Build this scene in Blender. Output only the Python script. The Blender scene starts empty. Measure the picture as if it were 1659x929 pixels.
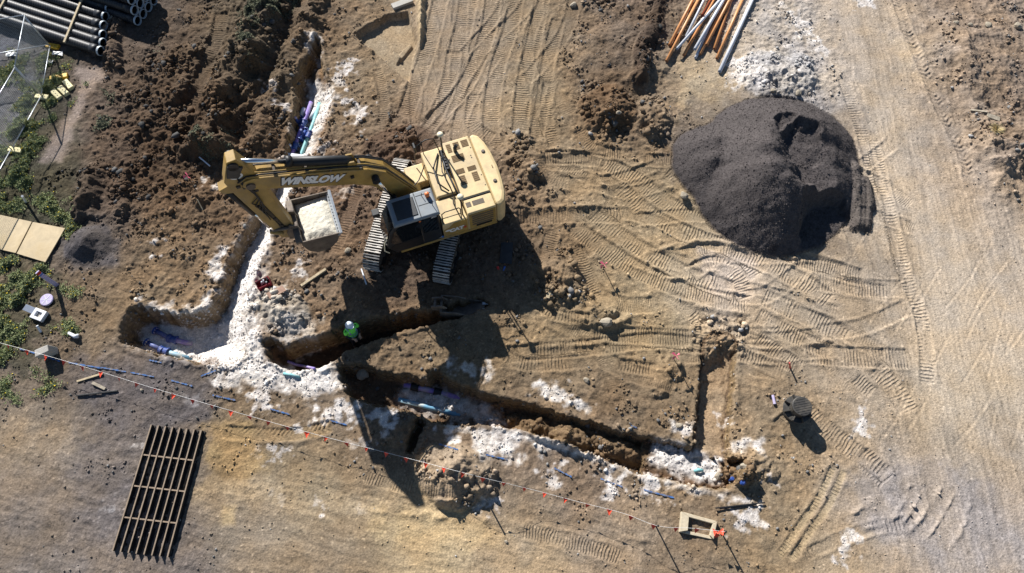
import bpy, math, random
import numpy as np
sc = bpy.context.scene
C = sc.collection
# ---------------------------------------------------------------- camera, sky, sun, exposure
CAM_H = 23.5            # drone height above the ground
FPX = 1106.0            # focal length in photo pixels (24 mm on 36 mm)
TILT = math.atan(480.0 / FPX)
cam = bpy.data.cameras.new('camera'); cam.sensor_width = 36.0; cam.lens = 36.0 * FPX / 1659.0
cam.clip_start = 0.5; cam.clip_end = 3000
cam_o = bpy.data.objects.new('camera', cam); C.objects.link(cam_o)
cam_o.location = (0, 0, CAM_H); cam_o.rotation_euler = (TILT, 0, 0)
sc.camera = cam_o

SUN_EL = math.radians(33.5)
SUN_DIR = (0.5, -0.866)                 # ground direction in which shadows fall
wd = bpy.data.worlds.new('World'); sc.world = wd; wd.use_nodes = True
nt = wd.node_tree
bg = nt.nodes['Background']
sky = nt.nodes.new('ShaderNodeTexSky'); sky.sky_type = 'NISHITA'; sky.sun_disc = False
sky.sun_elevation = SUN_EL
sky.sun_rotation = math.atan2(-SUN_DIR[0], -SUN_DIR[1])
sky.air_density = 1.0; sky.dust_density = 0.1; sky.ozone_density = 2.5
nt.links.new(sky.outputs[0], bg.inputs[0]); bg.inputs[1].default_value = 0.05
sl = bpy.data.lights.new('sun', 'SUN'); sl.energy = 5.0; sl.angle = math.radians(0.53); sl.color = (1.0, 0.96, 0.905)
sun_o = bpy.data.objects.new('sun', sl); C.objects.link(sun_o)
# lamp shines along its -Z
from mathutils import Vector, Matrix
_d = Vector((SUN_DIR[0] * math.cos(SUN_EL), SUN_DIR[1] * math.cos(SUN_EL), -math.sin(SUN_EL)))
sun_o.rotation_euler = _d.to_track_quat('-Z', 'Y').to_euler(); sun_o.location = (-20, 30, 40)
sc.view_settings.view_transform = 'Standard'; sc.view_settings.look = 'None'
sc.view_settings.exposure = 0.82; sc.view_settings.gamma = 1.0
sc.view_settings.use_curve_mapping = False
sc.cycles.max_bounces = 5; sc.cycles.diffuse_bounces = 3; sc.cycles.glossy_bounces = 2
sc.cycles.use_denoising = True

# ---------------------------------------------------------------- helpers
ST, CT = math.sin(TILT), math.cos(TILT)
def W(px, py, z=0.0):
    """photo pixel -> world point on the level z (the survey of the place)"""
    u = (px - 829.5) / FPX; v = (py - 464.5) / FPX
    dn = CT + v * ST
    k = (CAM_H - z) / dn
    return Vector((u * k, (ST - v * CT) * k, z))
def lin(r, g, b, k=1.0):
    def f(c):
        c = c / 255.0
        return (c / 12.92 if c <= 0.04045 else ((c + 0.055) / 1.055) ** 2.4) * k
    return (f(r), f(g), f(b))
rng = np.random.default_rng(7)
random.seed(5)
_GT = rng.uniform(0, 2 * np.pi, (256, 256)); _GX = np.cos(_GT).astype(np.float32); _GY = np.sin(_GT).astype(np.float32)
def gnoise(x, y, s=0):
    x = x + 17.37 * s; y = y + 41.93 * s
    xi = np.floor(x); yi = np.floor(y); fx = (x - xi).astype(np.float32); fy = (y - yi).astype(np.float32)
    xi = xi.astype(np.int64) & 255; yi = yi.astype(np.int64) & 255
    x1 = (xi + 1) & 255; y1 = (yi + 1) & 255
    u = fx * fx * fx * (fx * (fx * 6 - 15) + 10); v = fy * fy * fy * (fy * (fy * 6 - 15) + 10)
    a = _GX[yi, xi] * fx + _GY[yi, xi] * fy
    b = _GX[yi, x1] * (fx - 1) + _GY[yi, x1] * fy
    c = _GX[y1, xi] * fx + _GY[y1, xi] * (fy - 1)
    d = _GX[y1, x1] * (fx - 1) + _GY[y1, x1] * (fy - 1)
    ab = a + u * (b - a); cd = c + u * (d - c)
    return (ab + v * (cd - ab)) * 1.5
def fbm(x, y, scale, octv=4, s=0, gain=0.5):
    r = 0; a = 1.0; f = 1.0 / scale; t = 0
    for o in range(octv):
        r = r + a * gnoise(x * f, y * f, s + o * 3 + 1); t += a; a *= gain; f *= 2.03
    return r / t
_CX = rng.random((256, 256)).astype(np.float32); _CY = rng.random((256, 256)).astype(np.float32); _CV = rng.random((256, 256)).astype(np.float32)
def worley(x, y, scale, s=0):
    """distance to the nearest cell point (in cells) and that cell's random value"""
    x = x / scale + 13.1 * s; y = y / scale + 7.7 * s
    xi = np.floor(x).astype(np.int64); yi = np.floor(y).astype(np.int64)
    best = np.full(x.shape, 9.0, np.float32); val = np.zeros(x.shape, np.float32)
    for dx in (-1, 0, 1):
        for dy in (-1, 0, 1):
            cx = (xi + dx) & 255; cy = (yi + dy) & 255
            d = (xi + dx + _CX[cy, cx] - x) ** 2 + (yi + dy + _CY[cy, cx] - y) ** 2
            m = d < best
            best = np.where(m, d, best); val = np.where(m, _CV[cy, cx], val)
    return np.sqrt(best), val
def sstep(a, b, x):
    t = np.clip((x - a) / (b - a), 0, 1)
    return t * t * (3 - 2 * t)

# ---- materials
MATS = {}
def mat(name, rgb, rough=0.7, metal=0.0, var=0.12, scale=6.0, bump=0.0, bscale=40.0, rgb2=None, spec=0.4, lo=0.35, hi=0.65, dirt=0.0, dirt_rgb=(0.16, 0.11, 0.06), coat=0.0):
    """procedural paint / soil / metal: colour broken up by noise, optional dust and fine relief"""
    if name in MATS: return MATS[name]
    m = bpy.data.materials.new(name); m.use_nodes = True; N = m.node_tree.nodes; L = m.node_tree.links
    b = N['Principled BSDF']; b.inputs['Roughness'].default_value = rough; b.inputs['Metallic'].default_value = metal
    b.inputs['Specular IOR Level'].default_value = spec
    if coat: b.inputs['Coat Weight'].default_value = coat
    tc = N.new('ShaderNodeTexCoord'); nz = N.new('ShaderNodeTexNoise'); nz.inputs['Scale'].default_value = scale; nz.inputs['Detail'].default_value = 6
    nz.inputs['Roughness'].default_value = 0.65
    L.new(tc.outputs['Object'], nz.inputs['Vector'])
    cr = N.new('ShaderNodeValToRGB'); cr.color_ramp.elements[0].position = lo; cr.color_ramp.elements[1].position = hi
    c2 = rgb2 if rgb2 else tuple(c * (1 - var) for c in rgb); c1 = rgb if rgb2 else tuple(min(1, c * (1 + var)) for c in rgb)
    cr.color_ramp.elements[0].color = (*c2, 1); cr.color_ramp.elements[1].color = (*c1, 1)
    L.new(nz.outputs['Fac'], cr.inputs['Fac']); out = cr.outputs['Color']
    if dirt > 0:
        n2 = N.new('ShaderNodeTexNoise'); n2.inputs['Scale'].default_value = scale * 0.45; n2.inputs['Detail'].default_value = 8; n2.inputs['Roughness'].default_value = 0.7
        L.new(tc.outputs['Object'], n2.inputs['Vector'])
        r2 = N.new('ShaderNodeValToRGB'); r2.color_ramp.elements[0].position = 0.48; r2.color_ramp.elements[1].position = 0.68
        r2.color_ramp.elements[1].color = (dirt, dirt, dirt, 1)
        L.new(n2.outputs['Fac'], r2.inputs['Fac'])
        mx = N.new('ShaderNodeMixRGB'); mx.inputs[2].default_value = (*dirt_rgb, 1)
        L.new(r2.outputs['Color'], mx.inputs[0]); L.new(out, mx.inputs[1]); out = mx.outputs[0]
    L.new(out, b.inputs['Base Color'])
    if bump > 0:
        n3 = N.new('ShaderNodeTexNoise'); n3.inputs['Scale'].default_value = bscale; n3.inputs['Detail'].default_value = 5
        L.new(tc.outputs['Object'], n3.inputs['Vector'])
        bp = N.new('ShaderNodeBump'); bp.inputs['Strength'].default_value = bump; bp.inputs['Distance'].default_value = 0.03
        L.new(n3.outputs['Fac'], bp.inputs['Height']); L.new(bp.outputs['Normal'], b.inputs['Normal'])
    MATS[name] = m
    return m

# ---- mesh collector
class MB:
    def __init__(s): s.v = []; s.f = []
    def add(s, vs, fs):
        o = len(s.v); s.v += [tuple(p) for p in vs]; s.f += [tuple(i + o for i in f) for f in fs]; return s
    def box(s, c, d, rz=0.0, M=None):
        x, y, z = d[0] / 2, d[1] / 2, d[2] / 2
        vs = [Vector((sx * x, sy * y, sz * z)) for sz in (-1, 1) for sx, sy in ((-1, -1), (1, -1), (1, 1), (-1, 1))]
        R = M if M is not None else Matrix.Rotation(rz, 3, 'Z')
        vs = [R @ p + Vector(c) for p in vs]
        return s.add(vs, [(3, 2, 1, 0), (4, 5, 6, 7), (0, 1, 5, 4), (1, 2, 6, 5), (2, 3, 7, 6), (3, 0, 4, 7)])
    def bbox(s, x0, x1, y0, y1, z0, z1, ch=0.0):
        """axis box; with ch its top edges are chamfered"""
        if ch <= 0: return s.box(((x0 + x1) / 2, (y0 + y1) / 2, (z0 + z1) / 2), (x1 - x0, y1 - y0, z1 - z0))
        vs = [(x0, y0, z0), (x1, y0, z0), (x1, y1, z0), (x0, y1, z0), (x0, y0, z1 - ch), (x1, y0, z1 - ch), (x1, y1, z1 - ch), (x0, y1, z1 - ch),
              (x0 + ch, y0 + ch, z1), (x1 - ch, y0 + ch, z1), (x1 - ch, y1 - ch, z1), (x0 + ch, y1 - ch, z1)]
        fs = [(3, 2, 1, 0), (8, 9, 10, 11)]
        for a in (0, 4):
            for i in range(4):
                j = (i + 1) % 4; fs.append((a + i, a + j, a + 4 + j, a + 4 + i))
        return s.add(vs, fs)
    def tube(s, pts, r, n=8, cap=True):
        """swept tube through pts; r is a number or one radius per point"""
        pts = [Vector(p) for p in pts]; k = len(pts)
        rs = r if isinstance(r, (list, tuple)) else [r] * k
        vs = []; up = None
        for i, p in enumerate(pts):
            t = (pts[min(i + 1, k - 1)] - pts[max(i - 1, 0)]).normalized()
            if up is None:
                up = Vector((0, 0, 1)) if abs(t.z) < 0.9 else Vector((1, 0, 0))
            a = t.cross(up).normalized(); b = a.cross(t).normalized(); up = b
            for j in range(n):
                w = 2 * math.pi * j / n
                vs.append(p + (a * math.cos(w) + b * math.sin(w)) * rs[i])
        fs = []
        for i in range(k - 1):
            for j in range(n):
                q = (j + 1) % n
                fs.append((i * n + j, i * n + q, (i + 1) * n + q, (i + 1) * n + j))
        if cap:
            fs.append(tuple(range(n - 1, -1, -1))); fs.append(tuple((k - 1) * n + j for j in range(n)))
        return s.add(vs, fs)
    def pipe(s, p, q, ro, ri, n=16):
        """hollow pipe from p to q"""
        p = Vector(p); q = Vector(q); t = (q - p).normalized()
        up = Vector((0, 0, 1)) if abs(t.z) < 0.9 else Vector((1, 0, 0))
        a = t.cross(up).normalized(); b = a.cross(t)
        vs = []
        for (c, r) in ((p, ro), (q, ro), (q, ri), (p, ri)):
            for j in range(n):
                w = 2 * math.pi * j / n; vs.append(c + (a * math.cos(w) + b * math.sin(w)) * r)
        fs = []
        for i in range(4):
            for j in range(n):
                k = (j + 1) % n; i2 = (i + 1) % 4
                fs.append((i * n + j, i * n + k, i2 * n + k, i2 * n + j))
        return s.add(vs, fs)
    def prism(s, poly, lo, hi, ax='z'):
        """polygon extruded between lo and hi along ax; poly in the other two axes (xy, xz or yz)"""
        n = len(poly)
        def P(a, b, c):
            return {'z': (a, b, c), 'y': (a, c, b), 'x': (c, a, b)}[ax]
        vs = [P(a, b, lo) for a, b in poly] + [P(a, b, hi) for a, b in poly]
        fs = [tuple(range(n - 1, -1, -1)), tuple(range(n, 2 * n))]
        for i in range(n):
            j = (i + 1) % n; fs.append((i, j, n + j, n + i))
        return s.add(vs, fs)
    def lathe(s, prof, c=(0, 0, 0), n=20, sy=1.0):
        c = Vector(c); vs = []
        for r, z in prof:
            for j in range(n):
                w = 2 * math.pi * j / n; vs.append(c + Vector((r * math.cos(w), sy * r * math.sin(w), z)))
        fs = []
        for i in range(len(prof) - 1):
            for j in range(n):
                k = (j + 1) % n; fs.append((i * n + j, i * n + k, (i + 1) * n + k, (i + 1) * n + j))
        fs.append(tuple(range(n - 1, -1, -1))); fs.append(tuple((len(prof) - 1) * n + j for j in range(n)))
        return s.add(vs, fs)
    def mesh(s, name, smooth=False):
        me = bpy.data.meshes.new(name); me.from_pydata(s.v, [], s.f); me.validate(); 
        import bmesh
        bm = bmesh.new(); bm.from_mesh(me); bmesh.ops.recalc_face_normals(bm, faces=bm.faces); bm.to_mesh(me); bm.free()
        if smooth:
            for p in me.polygons: p.use_smooth = True
        return me
    def build(s, name, m, parent=None, bevel=0.0, smooth=False, loc=None, rot=None):
        me = s.mesh(name, smooth); me.materials.append(m)
        o = bpy.data.objects.new(name, me); C.objects.link(o)
        if parent: o.parent = parent
        if loc is not None: o.location = loc
        if rot is not None: o.rotation_euler = rot
        if bevel > 0:
            b = o.modifiers.new('bevel', 'BEVEL'); b.width = bevel; b.segments = 2; b.limit_method = 'ANGLE'; b.angle_limit = math.radians(40)
        return o
def tag(o, label=None, cat=None, group=None, kind=None):
    if label: o['label'] = label
    if cat: o['category'] = cat
    if group: o['group'] = group
    if kind: o['kind'] = kind
    return o
def empty(name, loc, rz=0.0, label=None, cat=None, group=None):
    o = bpy.data.objects.new(name, None); C.objects.link(o); o.location = loc; o.rotation_euler = (0, 0, rz)
    o.empty_display_size = 0.2
    return tag(o, label, cat, group)
def inst(name, me, parent=None, loc=(0, 0, 0), rot=(0, 0, 0), scale=(1, 1, 1)):
    o = bpy.data.objects.new(name, me); C.objects.link(o); o.location = loc; o.rotation_euler = rot; o.scale = scale
    if parent: o.parent = parent
    return o
# ---------------------------------------------------------------- the ground: one sheet with the dug relief
STEP = 0.038
def axis(a, b, lo, hi):
    c = list(np.arange(a, b + STEP / 2, STEP))
    g = STEP; x = a; left = []
    while x > lo: g *= 1.22; x -= g; left.append(x)
    g = STEP; x = b; right = []
    while x < hi: g *= 1.22; x += g; right.append(x)
    return np.array(left[::-1] + c + right)
xs = axis(-24.2, 24.2, -600, 600); ys = axis(-0.6, 25.4, -600, 600)
NX, NY = len(xs), len(ys)
X, Y = np.meshgrid(xs, ys)
# the photo pixel over which each ground point lies (only to look up what the survey says of it)
_den = CT * CAM_H + Y * ST
PX = 829.5 + FPX * X / np.maximum(_den, 4.0)
PY = 464.5 - FPX * (Y * CT - CAM_H * ST) / np.maximum(_den, 4.0)
Z = np.zeros_like(X); 
inner = (np.abs(X) < 26) & (Y > -3) & (Y < 28)

def block(x0, x1, y0, y1):
    i0, i1 = np.searchsorted(xs, [x0, x1]); j0, j1 = np.searchsorted(ys, [y0, y1])
    return slice(max(j0 - 1, 0), j1 + 1), slice(max(i0 - 1, 0), i1 + 1)
def wpts(poly, z=0.0): return np.array([W(a, b, z)[:2] for a, b in poly])
def sdf(poly, z=0.0, pad=1.0, rag=0.0, rs=0.5, seed=0):
    """signed distance in metres to a polygon, positive inside, with a ragged edge"""
    P = wpts(poly, z)
    sl = block(P[:, 0].min() - pad, P[:, 0].max() + pad, P[:, 1].min() - pad, P[:, 1].max() + pad)
    x = X[sl]; y = Y[sl]; d2 = np.full(x.shape, 1e9); inside = np.zeros(x.shape, bool)
    n = len(P)
    for i in range(n):
        ax, ay = P[i]; bx, by = P[(i + 1) % n]
        ex, ey = bx - ax, by - ay; L2 = ex * ex + ey * ey + 1e-9
        t = np.clip(((x - ax) * ex + (y - ay) * ey) / L2, 0, 1)
        d2 = np.minimum(d2, (x - ax - t * ex) ** 2 + (y - ay - t * ey) ** 2)
        c = ((ay > y) != (by > y)) & (x < ex * (y - ay) / (ey if abs(ey) > 1e-9 else 1e-9) + ax)
        inside ^= c
    d = np.where(inside, 1, -1) * np.sqrt(d2)
    if rag > 0: d = d + rag * fbm(x, y, rs, 4, seed + 11)
    return sl, d
def smooth_path(P, n=6):
    P = [P[0]] + list(P) + [P[-1]]; out = []
    for i in range(1, len(P) - 2):
        a, b, c, d = (np.array(P[i + k]) for k in (-1, 0, 1, 2))
        for t in np.linspace(0, 1, n, endpoint=False):
            out.append(0.5 * (2 * b + (c - a) * t + (2 * a - 5 * b + 4 * c - d) * t * t + (3 * b - a - 3 * c + d) * t ** 3))
    out.append(np.array(P[-2])); return np.array(out)
def along(path, pad=1.0, z=0.0, n=6):
    """along-path length and signed sideways distance of the ground points near a path"""
    P = smooth_path(list(wpts(path, z)), n)
    sl = block(P[:, 0].min() - pad, P[:, 0].max() + pad, P[:, 1].min() - pad, P[:, 1].max() + pad)
    x = X[sl]; y = Y[sl]; best = np.full(x.shape, 1e9); S = np.zeros(x.shape); D = np.zeros(x.shape); s0 = 0
    for i in range(len(P) - 1):
        ax, ay = P[i]; ex, ey = P[i + 1] - P[i]; L = math.hypot(ex, ey) + 1e-9
        t = ((x - ax) * ex + (y - ay) * ey) / (L * L); tc = np.clip(t, 0, 1)
        d2 = (x - ax - tc * ex) ** 2 + (y - ay - tc * ey) ** 2
        m = d2 < best
        best = np.where(m, d2, best); S = np.where(m, s0 + tc * L, S); D = np.where(m, np.sign((x - ax) * ey - (y - ay) * ex) * np.sqrt(d2), D)
        s0 += L
    return sl, S, D, s0

# ---- base colour and roughness surveyed at points (px, py, r, g, b, roughness)
CP = [(30,120,112,112,112,.3),(50,190,105,105,75,.4),(110,200,140,118,98,.12),(150,130,125,105,85,.4),(230,50,120,102,84,.2),(280,110,112,86,56,1.),(200,150,116,90,60,.9),
(350,90,130,104,68,.5),(420,60,108,96,72,.9),(500,40,132,104,70,.7),(570,40,140,112,76,.6),(630,80,176,150,106,.15),(740,60,164,142,112,.2),(800,60,162,136,98,.25),(870,60,164,138,96,.3),
(960,60,142,118,88,.6),(1050,60,128,104,80,.8),(1110,150,182,156,112,.15),(1160,110,186,162,122,.15),(1240,60,186,172,152,.5),(1300,110,180,170,156,.6),(1400,60,190,167,134,.08),(1480,100,186,166,136,.06),(1545,40,160,134,104,.5),
(1560,110,164,138,108,.6),(1630,60,160,136,108,.6),(1600,160,150,126,98,.7),
(60,260,110,105,75,.4),(100,215,146,124,104,.12),(190,230,108,82,54,1.),(300,220,114,86,55,1.),(400,220,124,96,62,.9),(560,160,158,130,86,.5),(600,210,150,122,84,.6),(560,90,150,122,82,.5),
(740,160,174,150,116,.2),(860,180,166,140,96,.3),(980,180,128,98,60,.9),(1060,190,132,106,76,.8),(1450,220,192,170,137,.06),(1530,260,190,168,138,.06),(1560,200,174,150,120,.2),(1635,220,146,118,88,.8),(1600,290,172,148,118,.35),
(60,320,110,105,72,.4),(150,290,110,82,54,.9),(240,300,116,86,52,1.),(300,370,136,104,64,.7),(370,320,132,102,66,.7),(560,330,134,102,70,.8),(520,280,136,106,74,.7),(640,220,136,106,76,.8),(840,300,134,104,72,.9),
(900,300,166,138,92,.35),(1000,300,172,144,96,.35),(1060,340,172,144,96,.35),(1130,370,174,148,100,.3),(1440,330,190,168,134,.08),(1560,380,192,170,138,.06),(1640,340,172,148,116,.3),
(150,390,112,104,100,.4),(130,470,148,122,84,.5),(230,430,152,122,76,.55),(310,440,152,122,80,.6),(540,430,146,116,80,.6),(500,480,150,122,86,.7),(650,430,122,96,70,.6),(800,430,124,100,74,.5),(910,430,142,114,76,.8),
(1000,430,168,140,90,.4),(1100,430,180,154,108,.25),(1180,450,196,174,146,.12),(1300,440,180,156,118,.2),(1400,440,178,155,122,.12),(1540,440,195,174,142,.05),(1640,440,196,174,142,.05),
(60,560,128,112,90,.5),(160,540,150,120,74,.4),(640,580,146,118,78,.6),(760,560,150,122,78,.4),(900,540,168,140,90,.45),(1050,540,172,144,92,.35),(1230,540,180,156,118,.2),(1400,540,180,157,122,.15),(1540,540,194,172,138,.05),
(60,640,140,122,98,.3),(200,620,122,111,105,.35),(300,640,122,113,107,.35),(400,640,132,108,78,.5),(520,650,140,118,90,.5),(900,620,148,120,80,.5),(1000,640,146,118,80,.5),(1100,640,152,124,82,.45),(1230,640,160,132,90,.4),(1380,640,178,153,116,.2),(1540,660,192,170,134,.05),
(60,720,166,142,106,.2),(160,740,136,121,104,.3),(370,720,176,142,78,.3),(500,720,146,122,88,.35),(600,740,138,113,82,.4),(860,720,144,120,92,.45),(950,780,150,126,98,.45),(1080,740,150,124,86,.6),(1300,740,166,138,94,.45),(1420,720,180,156,120,.2),(1560,740,188,166,134,.08),
(60,800,150,132,112,.2),(60,890,144,128,110,.25),(180,800,134,122,112,.3),(250,900,140,124,108,.25),(400,820,160,139,108,.2),(500,770,178,152,102,.15),(620,820,170,144,98,.2),(700,860,192,162,106,.15),(540,900,158,134,98,.15),(850,900,186,158,112,.12),(830,820,154,128,92,.3),(1000,880,168,142,106,.2),(1120,900,154,128,92,.3),
(1250,880,160,133,90,.35),(1380,900,186,157,112,.15),(1490,850,176,160,142,.15),(1600,880,176,158,138,.12),(1440,790,172,156,138,.2)]
cp = np.array(CP, float)
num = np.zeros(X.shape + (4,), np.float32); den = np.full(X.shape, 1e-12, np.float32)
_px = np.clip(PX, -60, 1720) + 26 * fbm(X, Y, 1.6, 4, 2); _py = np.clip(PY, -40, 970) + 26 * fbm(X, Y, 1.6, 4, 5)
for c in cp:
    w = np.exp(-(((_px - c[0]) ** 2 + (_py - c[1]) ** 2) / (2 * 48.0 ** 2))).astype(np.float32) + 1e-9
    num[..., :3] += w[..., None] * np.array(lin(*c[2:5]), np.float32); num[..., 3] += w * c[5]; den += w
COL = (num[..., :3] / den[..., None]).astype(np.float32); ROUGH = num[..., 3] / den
del num, den
ALB = 0.74                                     # sunlit picture value -> albedo at this exposure
COL *= ALB
def paint(sl, m, rgb, k=ALB):
    m = np.clip(m, 0, 1)[..., None]; COL[sl] = COL[sl] * (1 - m) + np.array(lin(*rgb, k)) * m
ALLS = (slice(None), slice(None))
n1 = fbm(X, Y, 0.9, 5, 21); n2 = fbm(X, Y, 0.28, 4, 31); n3 = fbm(X, Y, 3.2, 4, 41)

# ---- piles, berms, mounds (heights in metres)
def mound(px, py, r, h, sy=1.0, rot=0.0, p=1.6, rough=None, col=None, z=0.0):
    c = W(px, py, z); R = r * max(1, sy) * 1.5
    sl = block(c.x - R, c.x + R, c.y - R, c.y + R)
    x = X[sl] - c.x; y = Y[sl] - c.y; a = math.radians(rot)
    u = x * math.cos(a) + y * math.sin(a); v = (-x * math.sin(a) + y * math.cos(a)) / sy
    d = np.sqrt(u * u + v * v) / r + 0.22 * fbm(X[sl], Y[sl], r * 0.8, 3, int(px) % 50)
    m = np.clip(1 - np.maximum(d, 0) ** p, 0, 1)
    Z[sl] += h * m * (1 + .35 * n1[sl])
    if rough is not None: ROUGH[sl] = ROUGH[sl] * (1 - sstep(0, .25, m)) + rough * sstep(0, .25, m)
    if col is not None: paint(sl, 0.85 * sstep(0, .3, m), col)
def ridge(path, w, h, side=0.0, rough=None, col=None):
    sl, S, D, L = along(path, w * 1.6)
    sd = int(path[0][0]) % 40
    d = np.abs(D + .75 * w * fbm(X[sl], Y[sl], 1.5, 3, sd)) / w + 0.35 * fbm(X[sl], Y[sl], 0.7, 4, sd + 9)
    m = np.clip(1 - np.maximum(d, 0) ** 1.4, 0, 1) * sstep(0, .6, S) * sstep(0, .6, L - S)
    Z[sl] += h * m * np.clip(.85 + .9 * fbm(X[sl], Y[sl], 1.8, 3, sd + 5), .2, 1.5)
    if rough is not None: ROUGH[sl] = np.maximum(ROUGH[sl], rough * sstep(0, .3, m))
    if col is not None: paint(sl, 0.8 * sstep(0.05, .4, m), col)
# left spoil berm along the upper trench
ridge([(455,-30),(425,40),(395,110),(355,190),(338,262)], 1.15, 0.95, rough=1.0)
ridge([(520,-20),(492,60),(455,130),(430,200),(410,250)], 0.7, 0.35, rough=.8)
ridge([(290,70),(262,150),(232,230)], 1.4, 0.35, rough=1.0)
ridge([(190,25),(185,75),(180,120)], 0.5, 0.3, rough=1.0)
ridge([(155,262),(145,320),(130,370)], 0.6, 0.4, rough=1.0)
ridge([(212,250),(200,320),(192,385)], 0.35, 0.2, rough=1.0)
ridge([(320,300),(330,345)], 0.5, 0.2, rough=1.0)
mound(985,180,1.35,.55,.95,0,1.5,1.0,(134,100,58)); mound(1055,195,.95,.4,1.2,0,1.5,.9)
mound(738,772,1.5,.75,.75,-15,1.6,1.,(170,146,112)); mound(905,455,1.05,.4,1.3,20,1.5,1.)
mound(850,262,.9,.3,1.6,20,1.5,1.); mound(650,232,1.6,.22,.6,10,1.6,1.,(128,96,66)); mound(830,330,.8,.25,1.3,0,1.5,1.)
mound(640,690,1.0,.25,.8,0,1.6,.6); mound(585,500,1.0,.15,.8,0,1.6,.6)
mound(955,505,1.3,.25,.5,15,1.5,.7); mound(1085,595,.5,.2,1.2,0,1.5,.8); mound(1070,620,.6,.15,1.,0,1.5,.8)
mound(1010,90,2.2,.25,1.,0,3.,.5)
mound(1262,120,1.9,.35,.8,0,1.7,.7,(178,172,162)); mound(460,500,1.2,.28,.7,-30,1.5,.8,(168,156,136))
mound(1600,90,3.,.3,1.,0,2.,.5); mound(1640,230,2.,.5,1.,0,1.6,.8)
ridge([(1530,20),(1560,100),(1575,190),(1640,330)], .6, .22, rough=.5)
ridge([(1070,-20),(1062,40),(1040,95),(1032,150)], .45, .32, rough=.9, col=(104,82,62))
# dug flat area at the top
sl, d = sdf([(572,56),(622,25),(662,18),(677,70),(664,136)], rag=.1, seed=3)
Z[sl] -= .32 * sstep(-.02, .16, d); ROUGH[sl] *= 1 - .85 * sstep(0, .2, d); paint(sl, sstep(0, .15, d) * .9, (178,152,108))
for q in ([(628,60),(650,90),(640,100)], [(640,85),(664,62),(668,70),(646,96)], [(590,70),(608,82),(604,90)]):
    sl, d = sdf(q, rag=.03, seed=4); Z[sl] += .09 * sstep(0, .05, d)
sl, d = sdf([(672,-20),(694,-20),(690,60),(680,85),(674,60)], rag=.1, seed=5); Z[sl] += .35 * sstep(0, .3, d); paint(sl, sstep(0, .2, d) * .8, (200,172,120))

# ---- track prints pressed by the excavator and the tyres
PRINT = np.zeros_like(X); RIBM = np.zeros_like(X); RIBP = np.zeros_like(X)
def track(path, w=.62, per=.19, dep=.035, rib=.045, seed=0, berm=.03, col=None, chev=0.0, amp=1.0, edge_dark=False):
    sl, S, D, L = along(path, w)
    x = X[sl]; y = Y[sl]
    m = sstep(w / 2 + .03, w / 2 - .04, np.abs(D)) * sstep(0, .15, S) * sstep(0, .15, L - S)
    patch = np.clip(.5 + 2.2 * fbm(x, y, .7, 4, seed + 3), 0.0, 1) * amp
    D = D + .05 * fbm(x, y, .4, 3, seed + 8)
    ph = (S + chev * np.abs(D) + .07 * fbm(x, y, .5, 3, seed)) / per
    if per > .15:
        t = 1 - np.abs(2 * (ph - np.floor(ph)) - 1)
        Z[sl] += m * rib * np.clip(t * 1.7 - .5, 0, 1) * (1 + .5 * fbm(x, y, .16, 2, seed + 7)) * patch
    else:
        wide = sstep(w / 2 + .12, w / 2 + .03, np.abs(D)) * (S > 0) * (S < L)
        RIBM[sl] = RIBM[sl] * (1 - wide) + m * patch; RIBP[sl] = np.where(wide > 0.01, ph, RIBP[sl])
    Z[sl] -= m * dep
    Z[sl] += berm * np.exp(-((np.abs(D) - w / 2 - .06) / .06) ** 2) * sstep(0, .2, S) * sstep(0, .2, L - S) * np.clip(.6 + fbm(x, y, .5, 3, seed + 5), 0, 1.4)
    ROUGH[sl] *= 1 - .72 * m; PRINT[sl] = np.maximum(PRINT[sl], m * patch)
    if col: paint(sl, m * .5, col)
for k in range(46):       # older, half smeared prints under the clear ones
    x0, y0 = rng.uniform(860, 1420), rng.uniform(240, 600)
    if k < 12: x0, y0 = rng.uniform(680, 920), rng.uniform(0, 230)
    a = rng.uniform(-.2, .9) if k >= 12 else rng.uniform(1.2, 2.1); c = rng.uniform(-.5, .5); l_ = rng.uniform(40, 110)
    q = [(x0 - math.cos(a) * l_, y0 - math.sin(a) * l_), (x0 + c * 25, y0 - c * 25), (x0 + math.cos(a + c) * l_, y0 + math.sin(a + c) * l_)]
    track(q, rng.uniform(.4, .7), rng.uniform(.07, .12), .02, .04, 400 + k, berm=.03, amp=rng.uniform(.15, .5))
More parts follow.
